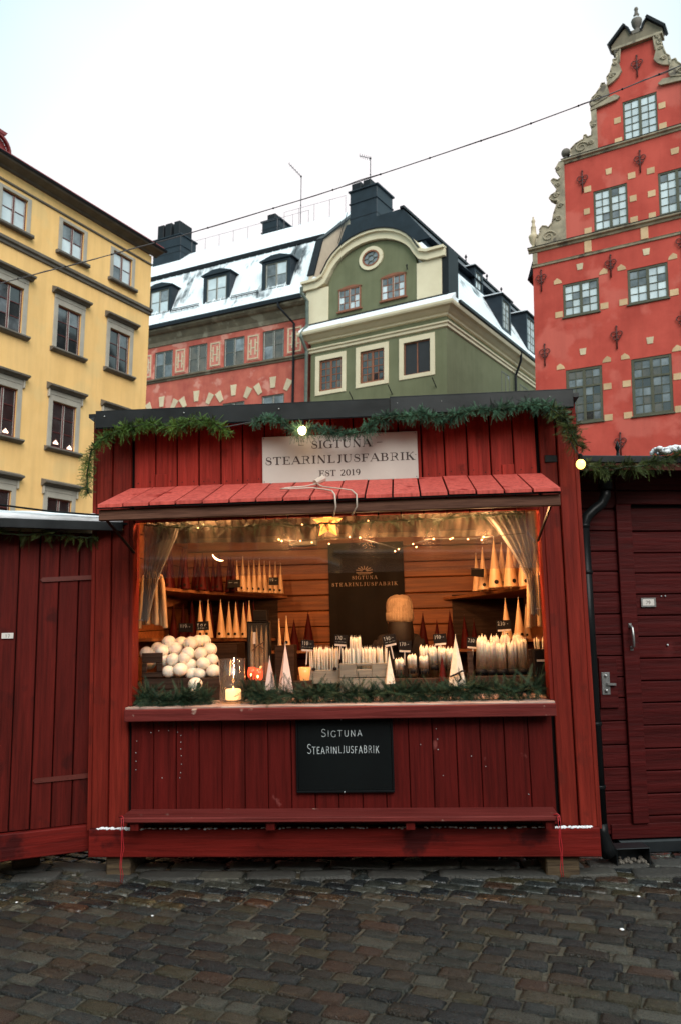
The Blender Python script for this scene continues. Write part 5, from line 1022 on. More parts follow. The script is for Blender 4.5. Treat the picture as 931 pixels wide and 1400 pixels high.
for i in range(30):
    u = -15.8 + i * .55; mp_('roof_seam', mb().obox((u, .075, 17.65), (u, 1.47, 20.95), .035, .06, (0, -1, .4)), 'metal_snowy')
mp_('roof_edge', mb().prism([(1.40, 20.98), (1.36, 21.20), (1.7, 21.35), (1.7, 20.95)], -16, .30, 'x'), 'metal_black')
mp_('upper_roof', mb().prism([(1.44, 21.205), (5.0, 24.3), (8.6, 21.2)], -16, .30, 'x'), 'snow')
mp_('rear_wall', mb().box(-16, .25, 8.4, 8.6, -2.2, 21.2), 'plaster_red')
for (a, c) in ((-9.6, -7.45), (-5.1, -3.25)):
    b = mb(); b.tube([(a, .12, 18.0), (c, .12, 18.0)], .03, 5).tube([(a, .18, 18.12), (c, .18, 18.12)], .025, 5)
    for k in range(6): x = a + (c - a) * k / 5; b.tube([(x, .12, 18.0), (x, .32, 17.9)], .022, 4)
    mp_('snow_guard', b, 'metal_black')
def dormer(par, u0, u1, z0, z1_, yf, depth, gm, ny=2, nx=1, name='dormer', fm='frame_grey', pk=.42, wn=True):
    d = part(name, mb().box(u0 - .22, u0, yf, yf + depth, z0 - .12, z1_ + .14).box(u1, u1 + .22, yf, yf + depth, z0 - .12, z1_ + .14).box(u0, u1, yf + .002, yf + depth, z0 - .12, z0 - .001).box(u0, u1, yf + .002, yf + depth, z1_ + .001, z1_ + .14), 'metal_blue', par)
    m_ = (u0 + u1) / 2; part('dormer_roof', mb().prism([(u0 - .36, z1_ + .141), (u1 + .36, z1_ + .141), (u1 + .36, z1_ + .19), (m_ + .28, z1_ + pk), (m_ - .28, z1_ + pk), (u0 - .36, z1_ + .19)], yf - .10, yf + depth + .3), 'metal_blue', d)
    part('dormer_snow', mb().prism([(u0 - .32, z1_ + .215), (m_ - .28, z1_ + pk + .01), (m_ + .28, z1_ + pk + .01), (u1 + .32, z1_ + .215), (m_ + .26, z1_ + pk + .06), (m_ - .26, z1_ + pk + .06)], yf + .15, yf + depth + .25), 'snow', d)
    if wn: window(par, u0, z0, u1, z1_, nx, ny, fm, gm, yf + .04, .07, .07, .035, name='dormer_window', white='frame_white')
    return d
for u0 in (-11.32, -6.98, -2.83): dormer(mh, u0, u0 + 1.46, 18.10, 19.58, .25, 1.3, ['glass_sky_painted', 'glass_sky_painted', 'glass_mid'])
b = mb().prism([(-.16, 17.3), (-.16, 18.07), (.75, 20.5), (4.79, 23.95), (4.9, 22.9), (4.9, 17.3)], .285, .55, 'x'); fw_ = mp_('fire_wall', b, 'plaster_peach')
part('coping', mb().obox((.42, -.18, 18.1), (.42, .72, 20.5), .42, .09, (0, -.9, .4)).obox((.42, .72, 20.53), (.42, 4.8, 24.0), .42, .09, (0, -.6, .8)), 'metal_black', fw_)
def chimney(u0, u1, y0, y1, z0, z1_, name='chimney', flues=((.2, .45), (.55, .8)), par=mh, fz=.45):
    c = part(name, mb().cbox(u0, u1, y0, y1, z0, z1_, .02), 'metal_blue', par)
    part('chimney_cap', mb().cbox(u0 - .09, u1 + .09, y0 - .09, y1 + .09, z1_ - .02, z1_ + .07, .02).cbox(u0 - .05, u1 + .05, y0 - .05, y1 + .05, z1_ - .75, z1_ - .68, .01), 'metal_blue', c)
    for a, b_ in flues:
        w = u1 - u0; part('flue', mb().cbox(u0 + w * a, u0 + w * b_, y0 + .1, y1 - .2, z1_ + .071, z1_ + fz, .02), 'metal_black', c)
    for k in range(3): z = z0 + (z1_ - z0) * (k + 1) / 4; part('metal_joint', mb().box(u0 - .012, u1 + .012, y0 - .012, y1 + .012, z, z + .03), 'metal_black', c)
    return c
chimney(-14.7, -12.3, 4.0, 5.6, 20.5, 25.25, flues=((.1, .32), (.38, .60), (.7, .9)), fz=1.1)
chimney(-6.42, -5.1, 5.0, 6.4, 23.0, 25.1, flues=((.25, .70),), fz=.5)
b = mb(); ps = [-12.0 + i * 1.15 for i in range(9)]
for x in ps: b.tube([(x, 4.8, 24.15), (x, 4.8, 25.0)], .016, 4)
b.tube([(x, 4.8, 24.98) for x in ps], .012, 4); mp_('roof_rail', b, 'wire')
def aerial(M_, lab, h, arm, n):
    o = root('aerial', M_, lab, 'aerial', 'roof aerials'); part('mast', MB().tube([(0, 0, 0), (0, 0, h)], .028, 6), 'wire', o)
    a, c = Vector((0, 0, h - .1)), Vector(arm) + Vector((0, 0, h)); part('boom', MB().tube([a, c], .022, 5), 'wire', o); b = MB()
    for k in range(n): p = a.lerp(c, (k + .6) / n); b.tube([p + Vector((.10, -.22, .0)), p + Vector((-.10, .22, 0))], .013, 4)
    part('rods', b, 'wire', o); part('clamp', MB().ball((0, 0, h - .1), .06, 6, 4).ball((0, 0, h * .42), .05, 6, 4), 'metal_black', o)
aerial(MM @ T(-3.50, 5.0, 25.7), 'thin roof aerial pointing up left, above the mansard house', 3.5, (-.95, 0, 1.05), 6)
b = mb(); ps = [-4.6 + i * 1.1 for i in range(5)]
for x in ps: b.tube([(x, 4.8, 24.15), (x, 4.8, 25.3)], .016, 4)
b.tube([(x, 4.8, 25.28) for x in ps], .012, 4); mp_('roof_rail', b, 'wire')

# ---- green house with the arched gable
GG = frame((4.888, 36, 0), -33.0)
gh = root('green_house', GG, 'olive green house with a cream arched gable and a tall dark chimney', 'house')
def gp(n, b, m, par=None, **k): return part(n, b, m, par or gh, **k)
gw = [(-7.19, 11.36, -5.82, 13.0), (-4.74, 11.40, -3.36, 13.04), (-2.28, 11.43, -.86, 13.04)]
wall(gh, 'wall', -7.74, 0, -2.2, 15.02, gw, 'plaster_green')
sw = [(6.76, 11.2, 8.05, 13.2), (9.6, 11.2, 10.9, 13.15), (2.0, 7.0, 3.2, 9.0)]
SM_ = RZ(math.pi / 2)      # side wall frame: x runs back along the house
b = mb(); b.quad((0, 0, -2.2), (0, 18, -2.2), (0, 18, 15.0), (0, 0, 15.0)); gp('side_wall', b, 'plaster_green'); gp('rear_wall', mb().box(-7.74, 0, 17.9, 18, -2.2, 15), 'plaster_green'); gp('left_wall', mb().box(-7.74, -7.72, .01, 18, -2.2, 15), 'plaster_green')
for i, q in enumerate(gw):
    if i < 2: window(gh, *q, 2, 4, 'frame_brown', ['glass_dark', 'glass_warm', 'glass_dark'], .05, .10, .11, .035)
    else: window(gh, *q, 1, 1, 'frame_brown', 'screen_black', .05, .05, .05, .03, name='screened_window')
    a, c, d, e = q; e2 = .25
    gp('window_surround', mb().cbox(a - e2, a - .002, -.04, -.001, c - .20, e + .27, .01).cbox(d + .002, d + e2, -.04, -.001, c - .20, e + .27, .01).cbox(a - .0015, d + .0015, -.039, -.001, e + .002, e + .27, .01).cbox(a - .0015, d + .0015, -.039, -.001, c - .20, c - .002, .01), 'plaster_cream')
gp('string_course', mb().slabs(-7.74, 0, 0, 18, [(.001, 13.44), (.08, 13.48), (.09, 13.60), (.16, 13.64), (.17, 13.71), (.001, 13.76)]), 'plaster_cream')
gp('cornice', mb().slabs(-7.74, 0, 0, 18, [(.001, 13.98), (.10, 14.02), (.12, 14.10), (.22, 14.16), (.38, 14.30), (.52, 14.36), (.56, 14.44), (.57, 14.54), (.50, 14.56)]), 'plaster_cream')
gp('ledge_snow', mb().prism([(-.52, 14.565), (-.48, 14.66), (-.02, 15.04), (-.02, 14.565)], -8.2, .50, 'x'), 'snow')
gp('ledge_flashing', mb().prism([(-.021, 14.9), (-.06, 15.06), (-.002, 15.12), (.2, 15.1)], -7.9, .1, 'x'), 'metal_black')
# gable: green field with an arched head, cream piers, arched moulding
cxg = -4.15
def ell(a, rx, rz, zc=16.85): return (cxg + rx * math.cos(R(a)), zc + rz * math.sin(R(a)))
gp('gable_wall', mb().prism([(-6.72, 15.0)] + [ell(a, 2.57, 1.85) for a in range(180, -1, -10)] + [(-1.58, 15.0)], .05, 1.2), 'plaster_green')
for a, c in ((-8.12, -6.70), (-1.57, -.24)): gp('gable_pier', mb().cbox(a, c, .0, 1.2, 15.0, 16.95, .01), 'plaster_cream')
out = [(-8.3, 17.18), (-7.35, 17.18), (-7.0, 17.3)] + [ell(a, 2.83, 2.12) for a in range(160, 19, -10)] + [(-1.30, 17.3), (-.95, 17.18), (-.02, 17.18)]
gp('arch_moulding', mb().strip(out, .44, -.14, 1.0), 'plaster_cream'); gp('arch_moulding', mb().strip([(x, z + .20) for x, z in out], .13, -.28, 1.1), 'plaster_cream')
gp('arch_flashing', mb().strip([(x, z + .285) for x, z in out[2:-2]], .05, -.33, 1.2), 'metal_black')
gp('pier_snow', mb().prism([(-1.55, 17.46), (-1.5, 17.8), (-.75, 17.62), (-.3, 17.46)], .1, 1.2), 'snow'); gp('pier_snow', mb().prism([(-8.1, 17.46), (-7.7, 17.75), (-7.2, 17.55), (-7.1, 17.46)], .1, 1.0), 'snow')
gwin = [(-6.05, 15.40, -4.75, 16.55), (-3.54, 15.45, -2.18, 16.62)]
for q in gwin:
    a, c, d, e = q; window(gh, *q, 2, 3, 'frame_brown', ['glass_mid', 'glass_sky_painted', 'glass_mid'], -.015, .06, .08, .03, name='gable_window', white='frame_white')
    gp('window_lintel', mb().prism([(a - .05, e + .001), (d + .05, e + .001)] + [(a - .05 + (d - a + .1) * (1 - k / 8), e + .03 + .12 * math.sin(math.pi * k / 8)) for k in range(9)], -.03, .05), 'frame_brown'); gp('window_sill', mb().cbox(a - .09, d + .09, -.06, .05, c - .07, c - .001, .01), 'frame_brown')
rw = gp('round_window', mb().strip([(-4.14 + .585 * math.cos(R(a)), 17.86 + .50 * math.sin(R(a))) for a in range(0, 361, 12)], .22, -.03, .05), 'plaster_cream')
part('round_frame', mb().strip([(-4.14 + .46 * math.cos(R(a)), 17.86 + .385 * math.sin(R(a))) for a in range(0, 361, 12)], .08, -.045, .05), 'frame_brown', rw)
part('pane', mb().prism([(-4.14 + .43 * math.cos(R(a)), 17.86 + .36 * math.sin(R(a))) for a in range(0, 360, 20)], .02, .049), 'glass_mid', rw)
b = mb(); hx = [(-4.14 + .20 * math.cos(R(a)), 17.86 + .17 * math.sin(R(a))) for a in range(0, 361, 60)]; b.strip(hx, .035, -.02, .019)
for k in range(6): a = R(60 * k); b.strip([(-4.14 + .20 * math.cos(a), 17.86 + .17 * math.sin(a)), (-4.14 + .44 * math.cos(a), 17.86 + .37 * math.sin(a))], .035, -.018, .019)
part('glazing_star', b, 'frame_grey', rw)
gp('lantern_hook', mb().tube([(-2.05, -.06, 16.72), (-2.05, -.12, 16.9)], .03, 5).ball((-2.05, -.1, 16.95), .05, 6, 4), 'metal_black')
for u in (-5.12, -2.9, -.55): gp('pennant_bracket', mb().tube([(u, -.02, 10.6), (u - .05, -.35, 11.0)], .025, 5), 'metal_black')
# roof: dark metal with snow, steep lower part and a band with dormers
gp('lower_roof', mb().prism([(.42, 14.57), (-1.45, 18.15), (-1.65, 18.15), (-7.0, 14.57)], .3, 18, 'y'), 'metal_snowy')
gp('roof_valley', mb().box(-.235, .10, .05, 1.15, 14.9, 17.4), 'metal_black')
gp('upper_wall', mb().prism([(-1.5, 18.1), (-1.75, 18.75), (-7.0, 18.75), (-7.0, 18.1)], 1.3, 18, 'y'), 'metal_blue')
gp('upper_roof', mb().prism([(-1.40, 18.76), (-3.0, 20.75), (-6.4, 20.75), (-7.4, 18.76)], 1.2, 18.2, 'y'), 'metal_blue'); gp('roof_crest', mb().cbox(-3.1, -2.86, 1.1, 18.2, 20.72, 20.86, .02), 'metal_black')
gp('roof_snow', mb().prism([(-3.1, 20.865), (-3.3, 20.98), (-5.9, 20.98), (-6.1, 20.865)], 1.6, 17.6, 'y'), 'snow')
gp('side_gutter', mb().box(.52, .66, .2, 18, 14.57, 14.72), 'metal_black')
def side_dormer(y0, y1, z0, z1_, uf, nxx, nyy, back):
    """dormer facing the side street: body with blue metal cheeks, window, flat snowy lid"""
    d = gp('side_dormer', mb().box(uf - back, uf, y0 - .18, y0, z0 - .3, z1_ + .2).box(uf - back, uf, y1, y1 + .18, z0 - .3, z1_ + .2).box(uf - back, uf - .002, y0, y1, z1_ + .001, z1_ + .2).box(uf - back, uf - .002, y0, y1, z0 - .3, z0 - .001), 'metal_blue')
    part('dormer_lid', mb().box(uf - back - .1, uf + .12, y0 - .3, y1 + .3, z1_ + .201, z1_ + .27), 'metal_black', d); part('dormer_snow', mb().box(uf - back, uf + .04, y0 - .25, y1 + .25, z1_ + .271, z1_ + .34), 'snow', d)
    w = window(gh, 0, 0, y1 - y0, z1_ - z0, nxx, nyy, 'frame_grey', 'glass_sky_painted', 0, .06, .06, .03, name='dormer_window')
    w.location = (uf - .04, y0, z0 + 1.6); w.rotation_euler = (0, 0, math.pi / 2)
side_dormer(7.75, 8.75, 15.95, 17.55, -.20, 2, 4, 1.6); side_dormer(11.7, 13.0, 15.85, 17.85, -.20, 2, 4, 1.6); side_dormer(15.3, 16.4, 15.9, 17.6, -.2, 2, 4, 1.6); side_dormer(6.95, 7.75, 18.25, 19.2, -1.45, 1, 2, 1.2)
for (y0, y1, z0, z1_) in ((6.8, 8.0, 11.2, 13.15), (9.6, 10.9, 11.2, 13.12)):
    w = window(gh, 0, 0, y1 - y0, z1_ - z0, 1 if y0 < 8 else 2, 1 if y0 < 8 else 4, 'frame_grey', 'glass_sky_painted' if y0 > 8 else 'glass_mid', 0, .06, .08, .03, name='side_window'); w.location = (.02, y0, z0 + 1.6); w.rotation_euler = (0, 0, math.pi / 2)
for y in (9.0, 12.2, 14.6): gp('roof_knob', mb().lathe([(.05, 0), (.03, .25), (.09, .34), (.02, .5)], (-2.95, y, 20.86), 8), 'metal_black')
gp('roof_ladder', mb().obox((-1.4, 9.3, 18.4), (-.35, 9.35, 16.5), .08, .05), 'plaster_cream')
# copper downpipes beside the green house and at the back corner
b = mb().tube([(-8.0, -.55, 17.0), (-8.05, -.5, 16.7), (-7.85, -.25, 16.3), (-7.85, -.22, 15.0), (-8.0, -.5, 14.5), (-8.0, -.55, 14.3), (-7.88, -.2, 13.6), (-7.88, -.2, -2)], .09, 8); gp('downpipe', b, 'copper_green')
gp('downpipe', mb().tube([(.55, 8.4, 14.55), (.5, 8.5, 14.1), (.14, 8.6, 13.3), (.14, 8.6, -2)], .07, 8), 'metal_black')
mp_('downpipe', mb().tube([(-1.35, -.70, 16.9), (-1.3, -.66, 16.5), (-.62, -.12, 15.6), (-.62, -.12, -2)], .07, 8), 'metal_black')
c = chimney(-7.33, -5.57, 3.0, 4.75, 17.2, 23.72, 'tall_chimney', ((.02, .36), (.45, .72)), gh, .55)
gp('chimney_stay', mb().tube([(-5.3, 4.3, 19.2), (-5.3, 4.3, 22.2)], .03, 4).tube([(-7.5, 3.0, 22.6), (-8.1, 3.0, 20.9)], .025, 4), 'metal_black')
aerial(GG @ T(-6.6, 4.0, 25.9), 'small roof aerial standing on the tall dark chimney of the green house', 1.9, (-.75, 0, .30), 5)

# ---- tall scarlet gabled house on the right
HG = frame((6.7574, 27, 0), -32.4)
rh = root('gabled_house', HG, 'tall scarlet stepped-gable house with sandstone scrolls and iron wall anchors, at the right', 'house')
def rp_(n, b, m, par=None, **k): return part(n, b, m, par or rh, **k)
AX = 3.82; WD = 7.64
def mir(u): return 2 * AX - u
w4 = [(1.06, 6.46, 2.28, 8.36), (3.21, 6.46, 4.46, 8.38), (5.36, 6.46, 6.58, 8.36)]; w3 = [(1.04, 10.24, 2.27, 11.43), (3.20, 10.25, 4.47, 11.46), (5.37, 10.25, 6.6, 11.46)]
w2 = [(2.18, 13.08, 3.31, 14.54), (4.29, 13.08, 5.44, 14.56)]; w1 = [(3.26, 16.03, 4.37, 17.48)]; w5 = [(1.1, 2.0, 2.3, 4.2), (3.2, 2.0, 4.45, 4.2), (5.36, 2.0, 6.6, 4.2)]
wall(rh, 'wall', 0, WD, -2.4, 12.9, w4 + w3 + w5, 'plaster_scarlet')
wall(rh, 'gable_wall', 1.22, mir(1.22), 12.9, 15.95, w2, 'plaster_scarlet'); wall(rh, 'gable_wall', 2.40, mir(2.40), 15.95, 17.56, w1, 'plaster_scarlet')
neck = [(2.40, 17.561), (2.62, 17.75), (2.80, 18.22), (3.12, 18.42), (3.22, 18.66), (3.17, 19.40)]
rp_('gable_wall', mb().prism(neck + [(mir(u), z) for u, z in neck[::-1]], -.0, .4), 'plaster_scarlet')
rp_('side_wall', mb().box(0, .02, .001, 12, -2.4, 12.9).box(WD - .02, WD, .001, 12, -2.4, 12.9), 'plaster_scarlet'); rp_('rear_wall', mb().box(.03, WD - .03, 11.9, 12, -2.4, 12.9), 'plaster_scarlet')
rp_('gable_core', mb().box(1.24, mir(1.24), .30, .5, 12.9, 15.9).box(2.42, mir(2.42), .30, .5, 15.9, 17.5), 'plaster_scarlet')
rp_('roof', mb().prism([(-.25, 12.6), (AX, 19.0), (WD + .25, 12.6)], .52, 12.2), 'metal_black')
GLB = ['glass_sky_painted', 'glass_sky_painted', 'glass_sky_painted', 'glass_mid']
for q in w1: window(rh, *q, 2, 5, 'frame_olive', ['glass_sky_painted'], .02, .06, .09, .022)
for q in w2: window(rh, *q, 2, 5, 'frame_olive', GLB, .02, .065, .09, .022)
for q in w3: window(rh, *q, 2, 4, 'frame_olive', GLB, .02, .08, .09, .022)
for q in w4: window(rh, *q, 2, 4, 'frame_olive', ['glass_mid', 'glass_warm', 'glass_dark', 'glass_mid'], .02, .09, .09, .022, transom=(.66, 2))
for q in w5: window(rh, *q, 2, 4, 'frame_olive', 'glass_dark', .02, .09, .09, .022)
for q in w1 + w2 + w3 + w4: rp_('window_sill', mb().cbox(q[0] - .04, q[2] + .04, -.05, .02, q[1] - .05, q[1] - .002, .01), 'frame_olive')
rp_('thin_moulding', mb().prism([(-.001, 12.27), (-.04, 12.28), (-.05, 12.33), (-.07, 12.36), (-.001, 12.39)], -.02, WD + .02, 'x'), 'sandstone')
def cornice(u0, u1, z, name='cornice', s=1.):
    rp_(name, mb().prism([(-.001, z - .16 * s), (-.04, z - .15 * s), (-.06, z - .08 * s), (-.14 * s, z - .05 * s), (-.15 * s, z), (.3, z + .012)], u0, u1, 'x'), 'sandstone')
    rp_('cornice_flashing', mb().box(u0 - .01, u1 + .01, -.16 * s, .3, z + .013, z + .028), 'metal_black')
cornice(-.14, WD + .14, 12.98); cornice(1.14, mir(1.14), 15.98, s=.9)
rp_('corner_stone', mb().cbox(.0, .17, -.03, -.001, 12.40, 12.81, .01), 'sandstone'); 
for u in (1.95, 3.8, 5.7): rp_('cornice_block', mb().cbox(u - .12, u + .12, -.03, -.001, 12.40, 12.81, .01), 'sandstone_block')
for s in (0, 1):
    f = (lambda u: u) if not s else mir
    def pr(pts): p = [(f(u), z) for u, z in pts]; return p if not s else p[::-1]
    rp_('shoulder_moulding', mb().prism(pr([(2.20, 17.50), (3.12, 17.60), (3.20, 17.68), (3.05, 17.80), (2.8, 17.76), (2.20, 17.60)]), -.10, .2), 'sandstone')
    sc1 = [(.10, 13.0), (.18, 13.30), (.30, 13.50), (.28, 13.60), (.38, 13.72), (.52, 13.68), (.60, 13.60), (.74, 13.75), (.80, 14.05), (.92, 14.38), (.98, 14.52), (.80, 14.56), (.66, 14.68), (.72, 14.78), (.90, 14.84), (.95, 14.98), (.82, 15.16), (.74, 15.32), (.82, 15.38), (.98, 15.27), (1.10, 15.36), (1.02, 15.48), (.93, 15.62), (.95, 15.80), (1.05, 15.96), (1.22, 15.96), (1.22, 13.0)]
    sc2 = [(1.50, 16.0), (1.44, 16.12), (1.46, 16.28), (1.62, 16.42), (1.84, 16.50), (1.92, 16.50), (1.93, 16.64), (2.0, 16.66), (2.06, 16.54), (2.20, 16.56), (2.22, 16.80), (2.16, 17.02), (2.23, 17.12), (2.22, 17.44), (2.40, 17.50), (2.40, 16.0)]
    sc3 = [(2.22, 17.61), (2.18, 17.74), (2.26, 17.92), (2.42, 18.04), (2.56, 18.22), (2.60, 18.34), (2.72, 18.32), (2.80, 18.22), (2.86, 17.9), (2.80, 17.77)]
    sc4 = [(2.78, 18.20), (2.80, 18.36), (2.78, 18.52), (2.90, 18.66), (2.96, 18.88), (3.02, 19.0), (3.00, 19.10), (3.12, 19.08), (3.14, 19.20), (3.06, 19.34), (3.06, 19.50), (3.26, 19.50), (3.22, 18.9), (3.30, 18.60), (3.18, 18.42), (3.02, 18.30)]
    for k, pts in enumerate((sc1, sc2, sc3, sc4)):
        o = rp_('gable_scroll', mb().prism(pr(pts), -.10 if k != 2 else -.13, .22), 'sandstone'); b = mb()
        spir = {0: [((.62, 13.28), .24, 0), ((.98, 13.85), .13, 1), ((.93, 14.72), .10, 0), ((1.02, 15.70), .09, 1), ((1.06, 14.3), .10, 0), ((1.0, 15.1), .08, 1)], 1: [((1.86, 16.24), .24, 0), ((2.20, 16.30), .10, 1), ((2.30, 16.9), .07, 0)], 2: [((2.46, 17.84), .15, 0)], 3: [((2.98, 18.52), .10, 0), ((3.08, 18.92), .07, 1), ((3.14, 19.36), .06, 0)]}[k]
        for (c_, r0, fl) in spir:
            pp = []
            for i in range(22):
                a = i / 21 * 2 * math.pi * 1.5; rr = r0 * (1 - .75 * i / 21); x = c_[0] + rr * math.cos(a) * (1 if not fl else -1); pp.append((f(x), -.11 if k != 2 else -.14, c_[1] + rr * math.sin(a) * .8))
            b.tube(pp, [.034 * (1 - .5 * i / 21) for i in range(22)], 5)
        for i in range(0, len(pts) - 4, 1):
            (xa, za), (xb, zb) = pts[i], pts[i + 1]
            b.tube([(f(xa + .02), -.105 if k != 2 else -.135, za), (f(xb + .02), -.105 if k != 2 else -.135, zb)], .026, 5)
        part('scroll_relief', b, 'sandstone', o, True, kind='stuff')
    rp_('ball_finial', mb().lathe([(.14, .0), (.15, .05), (.08, .09), (.07, .14)], (f(1.27), .06, 16.01), 12).ball((f(1.27), .06, 16.29), .165, 14, 9), 'stone_dark', smooth=True)
    rp_('urn_finial', mb().lathe([(.15, 0), (.16, .05), (.08, .10), (.07, .16), (.13, .26), (.17, .42), (.18, .50), (.13, .54), (.10, .60), (.085, .80), (.10, .82), (.06, .90), (.05, 1.0), (.075, 1.05), (.05, 1.12), (.02, 1.16), (.035, 1.2), (.01, 1.24)], (f(.03), .06, 13.0), 12), 'sandstone_pale', smooth=True)
    # quoins and voussoirs beside the windows
    rp_('pediment_piece', mb().prism(pr([(2.98, 19.60), (3.50, 20.14), (3.58, 20.02), (3.66, 19.83), (3.70, 19.76), (AX, 19.76), (AX, 19.50), (3.02, 19.50)]), -.10, .3), 'soffit_grey')
    rp_('pediment_moulding', mb().strip(pr([(2.90, 19.62), (3.46, 20.20)]), .09, -.22, .35), 'metal_black'); rp_('pediment_moulding', mb().strip(pr([(3.46, 20.16), (3.56, 20.04), (3.62, 19.88), (3.66, 19.80)]), .07, -.16, .3), 'metal_black')
rp_('pediment_base', mb().box(2.99, mir(2.99), -.14, .3, 19.42, 19.499), 'sandstone'); rp_('urn_plinth', mb().cbox(AX - .22, AX + .22, -.12, .25, 19.761, 19.92, .02), 'stone_dark')
rp_('urn_finial', mb().lathe([(.10, 0), (.11, .03), (.07, .06), (.09, .12), (.16, .26), (.185, .40), (.17, .44), (.10, .48), (.085, .60), (.10, .62), (.07, .66), (.05, .78), (.06, .80), (.07, .84), (.05, .90), (.01, .93)], (AX, .06, 19.93), 14), 'stone_dark', smooth=True)
rp_('urn_snow', mb().lathe([(.14, .0), (.12, .06), (.07, .09), (.06, .22)], (AX - .01, .05, 20.365), 12), 'snow', smooth=True)
def stone(u, z, w=.26, h=.19, keyed=0, m='sandstone_block', rot=0):
    pts = [(-w / 2, -h / 2), (w / 2, -h / 2), (w / 2 + keyed, h / 2), (-w / 2 - keyed, h / 2)]
    o = link('stone', MB().prism(pts, -.014, .01).mesh('stone'), m, rh); o.location = (u, -.001, z + 1.6); o.rotation_euler = (0, R(rot), 0)
def skew(u, z, s): 
    o = link('stone', MB().prism([(-.14 * s, -.10), (.14 * s, -.10), (.14 * s, .03), (.02 * s, .11), (-.11 * s, -.0)][::(1 if s > 0 else -1)], -.014, .01).mesh('stone'), 'sandstone_block', rh); o.location = (u, -.001, z + 1.6)
for q, zk in [(w, 11.95) for w in w3] + [(w, 8.92) for w in w4]:
    a, c = q[0], q[2]; m_ = (a + c) / 2; zt = 11.60 if zk > 10 else 8.52
    stone(m_, zk, .17, .22, .03, 'sandstone_pale'); skew(a - .16, zt, -1); skew(c + .16, zt, 1)
    for z in ((10.38,) if zk > 10 else (7.59, 6.53)): stone(a - .15, z, .26, .21); stone(c + .16, z, .26, .21)
for (u, z, w) in ((3.08, 16.87, .22), (3.09, 16.12, .24), (4.52, 16.18, .24), (4.52, 16.91, .22), (2.73, 15.12, .17), (3.47, 14.74, .24), (4.08, 14.73, .24), (3.49, 13.92, .22), (4.08, 13.92, .24), (4.85, 15.18, .22), (4.07, 13.15, .22), (3.49, 13.16, .24), (2.0, 14.68, .24), (1.95, 13.88, .2), (1.97, 13.17, .24), (5.6, 14.68, .24), (5.6, 13.9, .24)): stone(u, z, w, .21, .02 if (u, z) in ((2.73, 15.12), (4.85, 15.18)) else 0)
b = MB(); b.tube([(0, 0, -.42), (0, 0, .34)], .024, 6); b.ball((0, 0, .36), .038, 6, 4)
for s in (-1, 1):
    b.tube([(s * (.10 + .085 * math.cos(R(a))), -.01, .10 + .085 * math.sin(R(a))) for a in range(-150, 181, 30)], .016, 5); b.tube([(0, 0, -.06), (s * .07, -.01, -.09), (s * .12, -.01, -.03), (s * .09, 0, .0)], .016, 5); b.ball((s * .06, -.01, -.10), .026, 6, 4)
am = b.mesh('wall_anchor', True)
for (u, z) in ((.30, 11.76), (2.69, 11.74), (4.94, 11.95), (7.3, 11.76), (.36, 9.04), (2.80, 9.22), (4.85, 9.36), (7.3, 9.1), (3.79, 18.62), (3.76, 15.16), (1.84, 15.02), (5.8, 15.0), (.36, 5.6), (2.8, 5.6)):
    o = link('wall_anchor', am, 'iron_red', rh); o.location = (u, -.035, z + 1.6)
rp_('eave_hood', mb().prism([(-.30, 12.0), (-.02, 12.25), (-.02, 12.85), (-.12, 12.6)], .25, .9), 'metal_black')

# ---- light cable spanning the square
wp = [(-8.2, 14.5, 7.25), (-6.3, 14.0, 7.58), (-4.41, 13.5, 7.84), (-2.76, 13.0, 8.05), (-.48, 12.4, 8.46), (1.06, 12.0, 8.79), (2.63, 11.6, 9.14), (4.0, 11.2, 9.47), (5.01, 10.9, 9.75), (7.5, 10.2, 10.6)]
b = MB().tube(wp, .009, 5).tube([(x + rnd(-.02, .02), y, z + rnd(-.016, .016)) for i in range(len(wp) - 1) for x, y, z in [tuple(wp[i][k] + (wp[i + 1][k] - wp[i][k]) * j / 4 for k in range(3)) for j in range(4)]], .006, 5)
cb = link('overhead_cable', b.mesh('overhead_cable'), 'wire', label='thin twisted overhead cable spanning the sky above the stalls', cat='cable')
b = MB()
for i in range(len(wp) - 1):
    for j in (0, 1): p = [wp[i][k] + (wp[i + 1][k] - wp[i][k]) * (j / 2 + .2) for k in range(3)]; b.ball(p, .018, 6, 4)
part('clip', b, 'pipe_black', cb, kind='stuff')

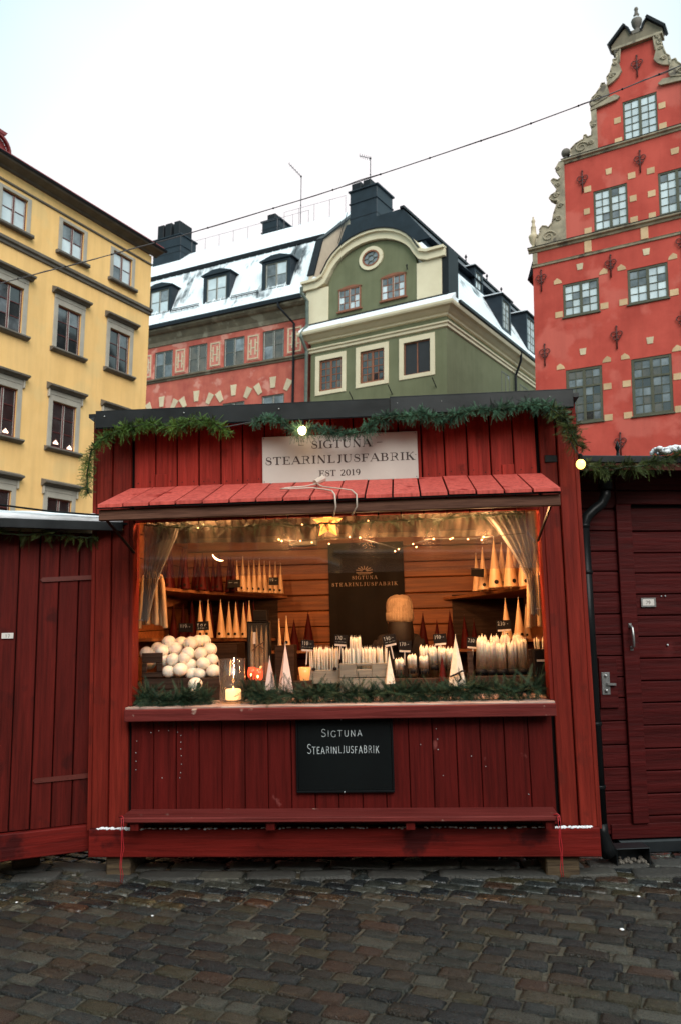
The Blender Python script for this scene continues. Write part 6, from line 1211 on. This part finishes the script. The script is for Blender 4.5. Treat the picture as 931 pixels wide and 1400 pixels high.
# ------------------------------------------------------------------ square behind the viewer: seen only in reflections, added to block low sky light
def plain_house(M_, w, h, d, m, rm, lab, nw, nr, door=True):
    o = root('townhouse', M_, lab, 'house', 'unseen houses added across the square'); part('wall', MB().box(0, w, 0, d, -1, h), m, o)
    part('cornice', MB().slabs(0, w, 0, d, [(.001, h), (.3, h + .1), (.45, h + .35), (.001, h + .4)]), 'stone_grey', o); part('roof', MB().prism([(-.3, h + .41), (d / 2, h + 3.4), (d + .3, h + .41)], -.2, w + .2, 'x'), rm, o)
    fr = MB().cbox(0, 1.3, -.06, -.001, 0, 1.9, .02).mesh('window'); pn = MB().box(.08, .61, -.075, -.061, .08, 1.82).box(.69, 1.22, -.075, -.061, .08, 1.82).mesh('pane')
    for r in range(nr):
        for k in range(nw):
            f = link('window', fr, 'stone_grey', o); f.location = (w * (k + .5) / nw - .65, 0, 1.4 + r * (h - 1) / nr); link('pane', pn, 'glass_dark', f)
def back_stall(M_, lab):
    o = root('closed_stall', M_, lab, 'market stall', 'unseen stalls added across the lane'); b = []
    for i in range(16): part('board', MB().cbox(i * .19 + .003, i * .19 + .187, 0, .02, .15, 2.5), 'red_hut_left', o)
    part('side_wall', MB().box(0, 3.04, .021, 2.0, .15, 2.48), 'red_hut_left', o); part('roof', MB().box(-.1, 3.15, -.2, 2.1, 2.501, 2.58), 'roof_black', o); part('roof_snow', MB().box(-.08, 3.13, -.15, 2.05, 2.581, 2.62), 'snow', o); part('base_board', MB().cbox(0, 3.04, -.04, -.001, .02, .17), 'red_base', o)
F = math.pi
for i, x in enumerate((8.6, 5.1, 1.6, -1.9, -5.4)): back_stall(T(x, -4.2 + .1 * i, .0335 * (x + 1.3)) @ RZ(F + .03 * (i - 2)), 'unseen closed red stall added in the row behind the viewer, %s from the east' % ORD[i])
plain_house(T(26, -24, -1) @ RZ(F), 17, 16, 9, 'plaster_peach', 'metal_black', 'unseen pale house across the square, on its eastern side', 6, 4)
plain_house(T(8.6, -25, -1) @ RZ(F), 22, 13, 10, 'plaster_yellow', 'metal_black', 'unseen long ochre house in the middle of the far side of the square', 8, 3)
plain_house(T(-13.8, -24, -1) @ RZ(F), 17, 15, 9, 'plaster_red', 'metal_black', 'unseen red house across the square, on its western side', 6, 4)
plain_house(T(27, 16, -1) @ RZ(-F * .53), 34, 15, 9, 'plaster_peach', 'metal_black', 'unseen long pale house closing the right side of the square', 11, 4)
plain_house(T(-22, -16, -1) @ RZ(F * .42), 26, 16, 9, 'plaster_yellow', 'metal_black', 'unseen ochre house closing the left side of the square', 8, 4)
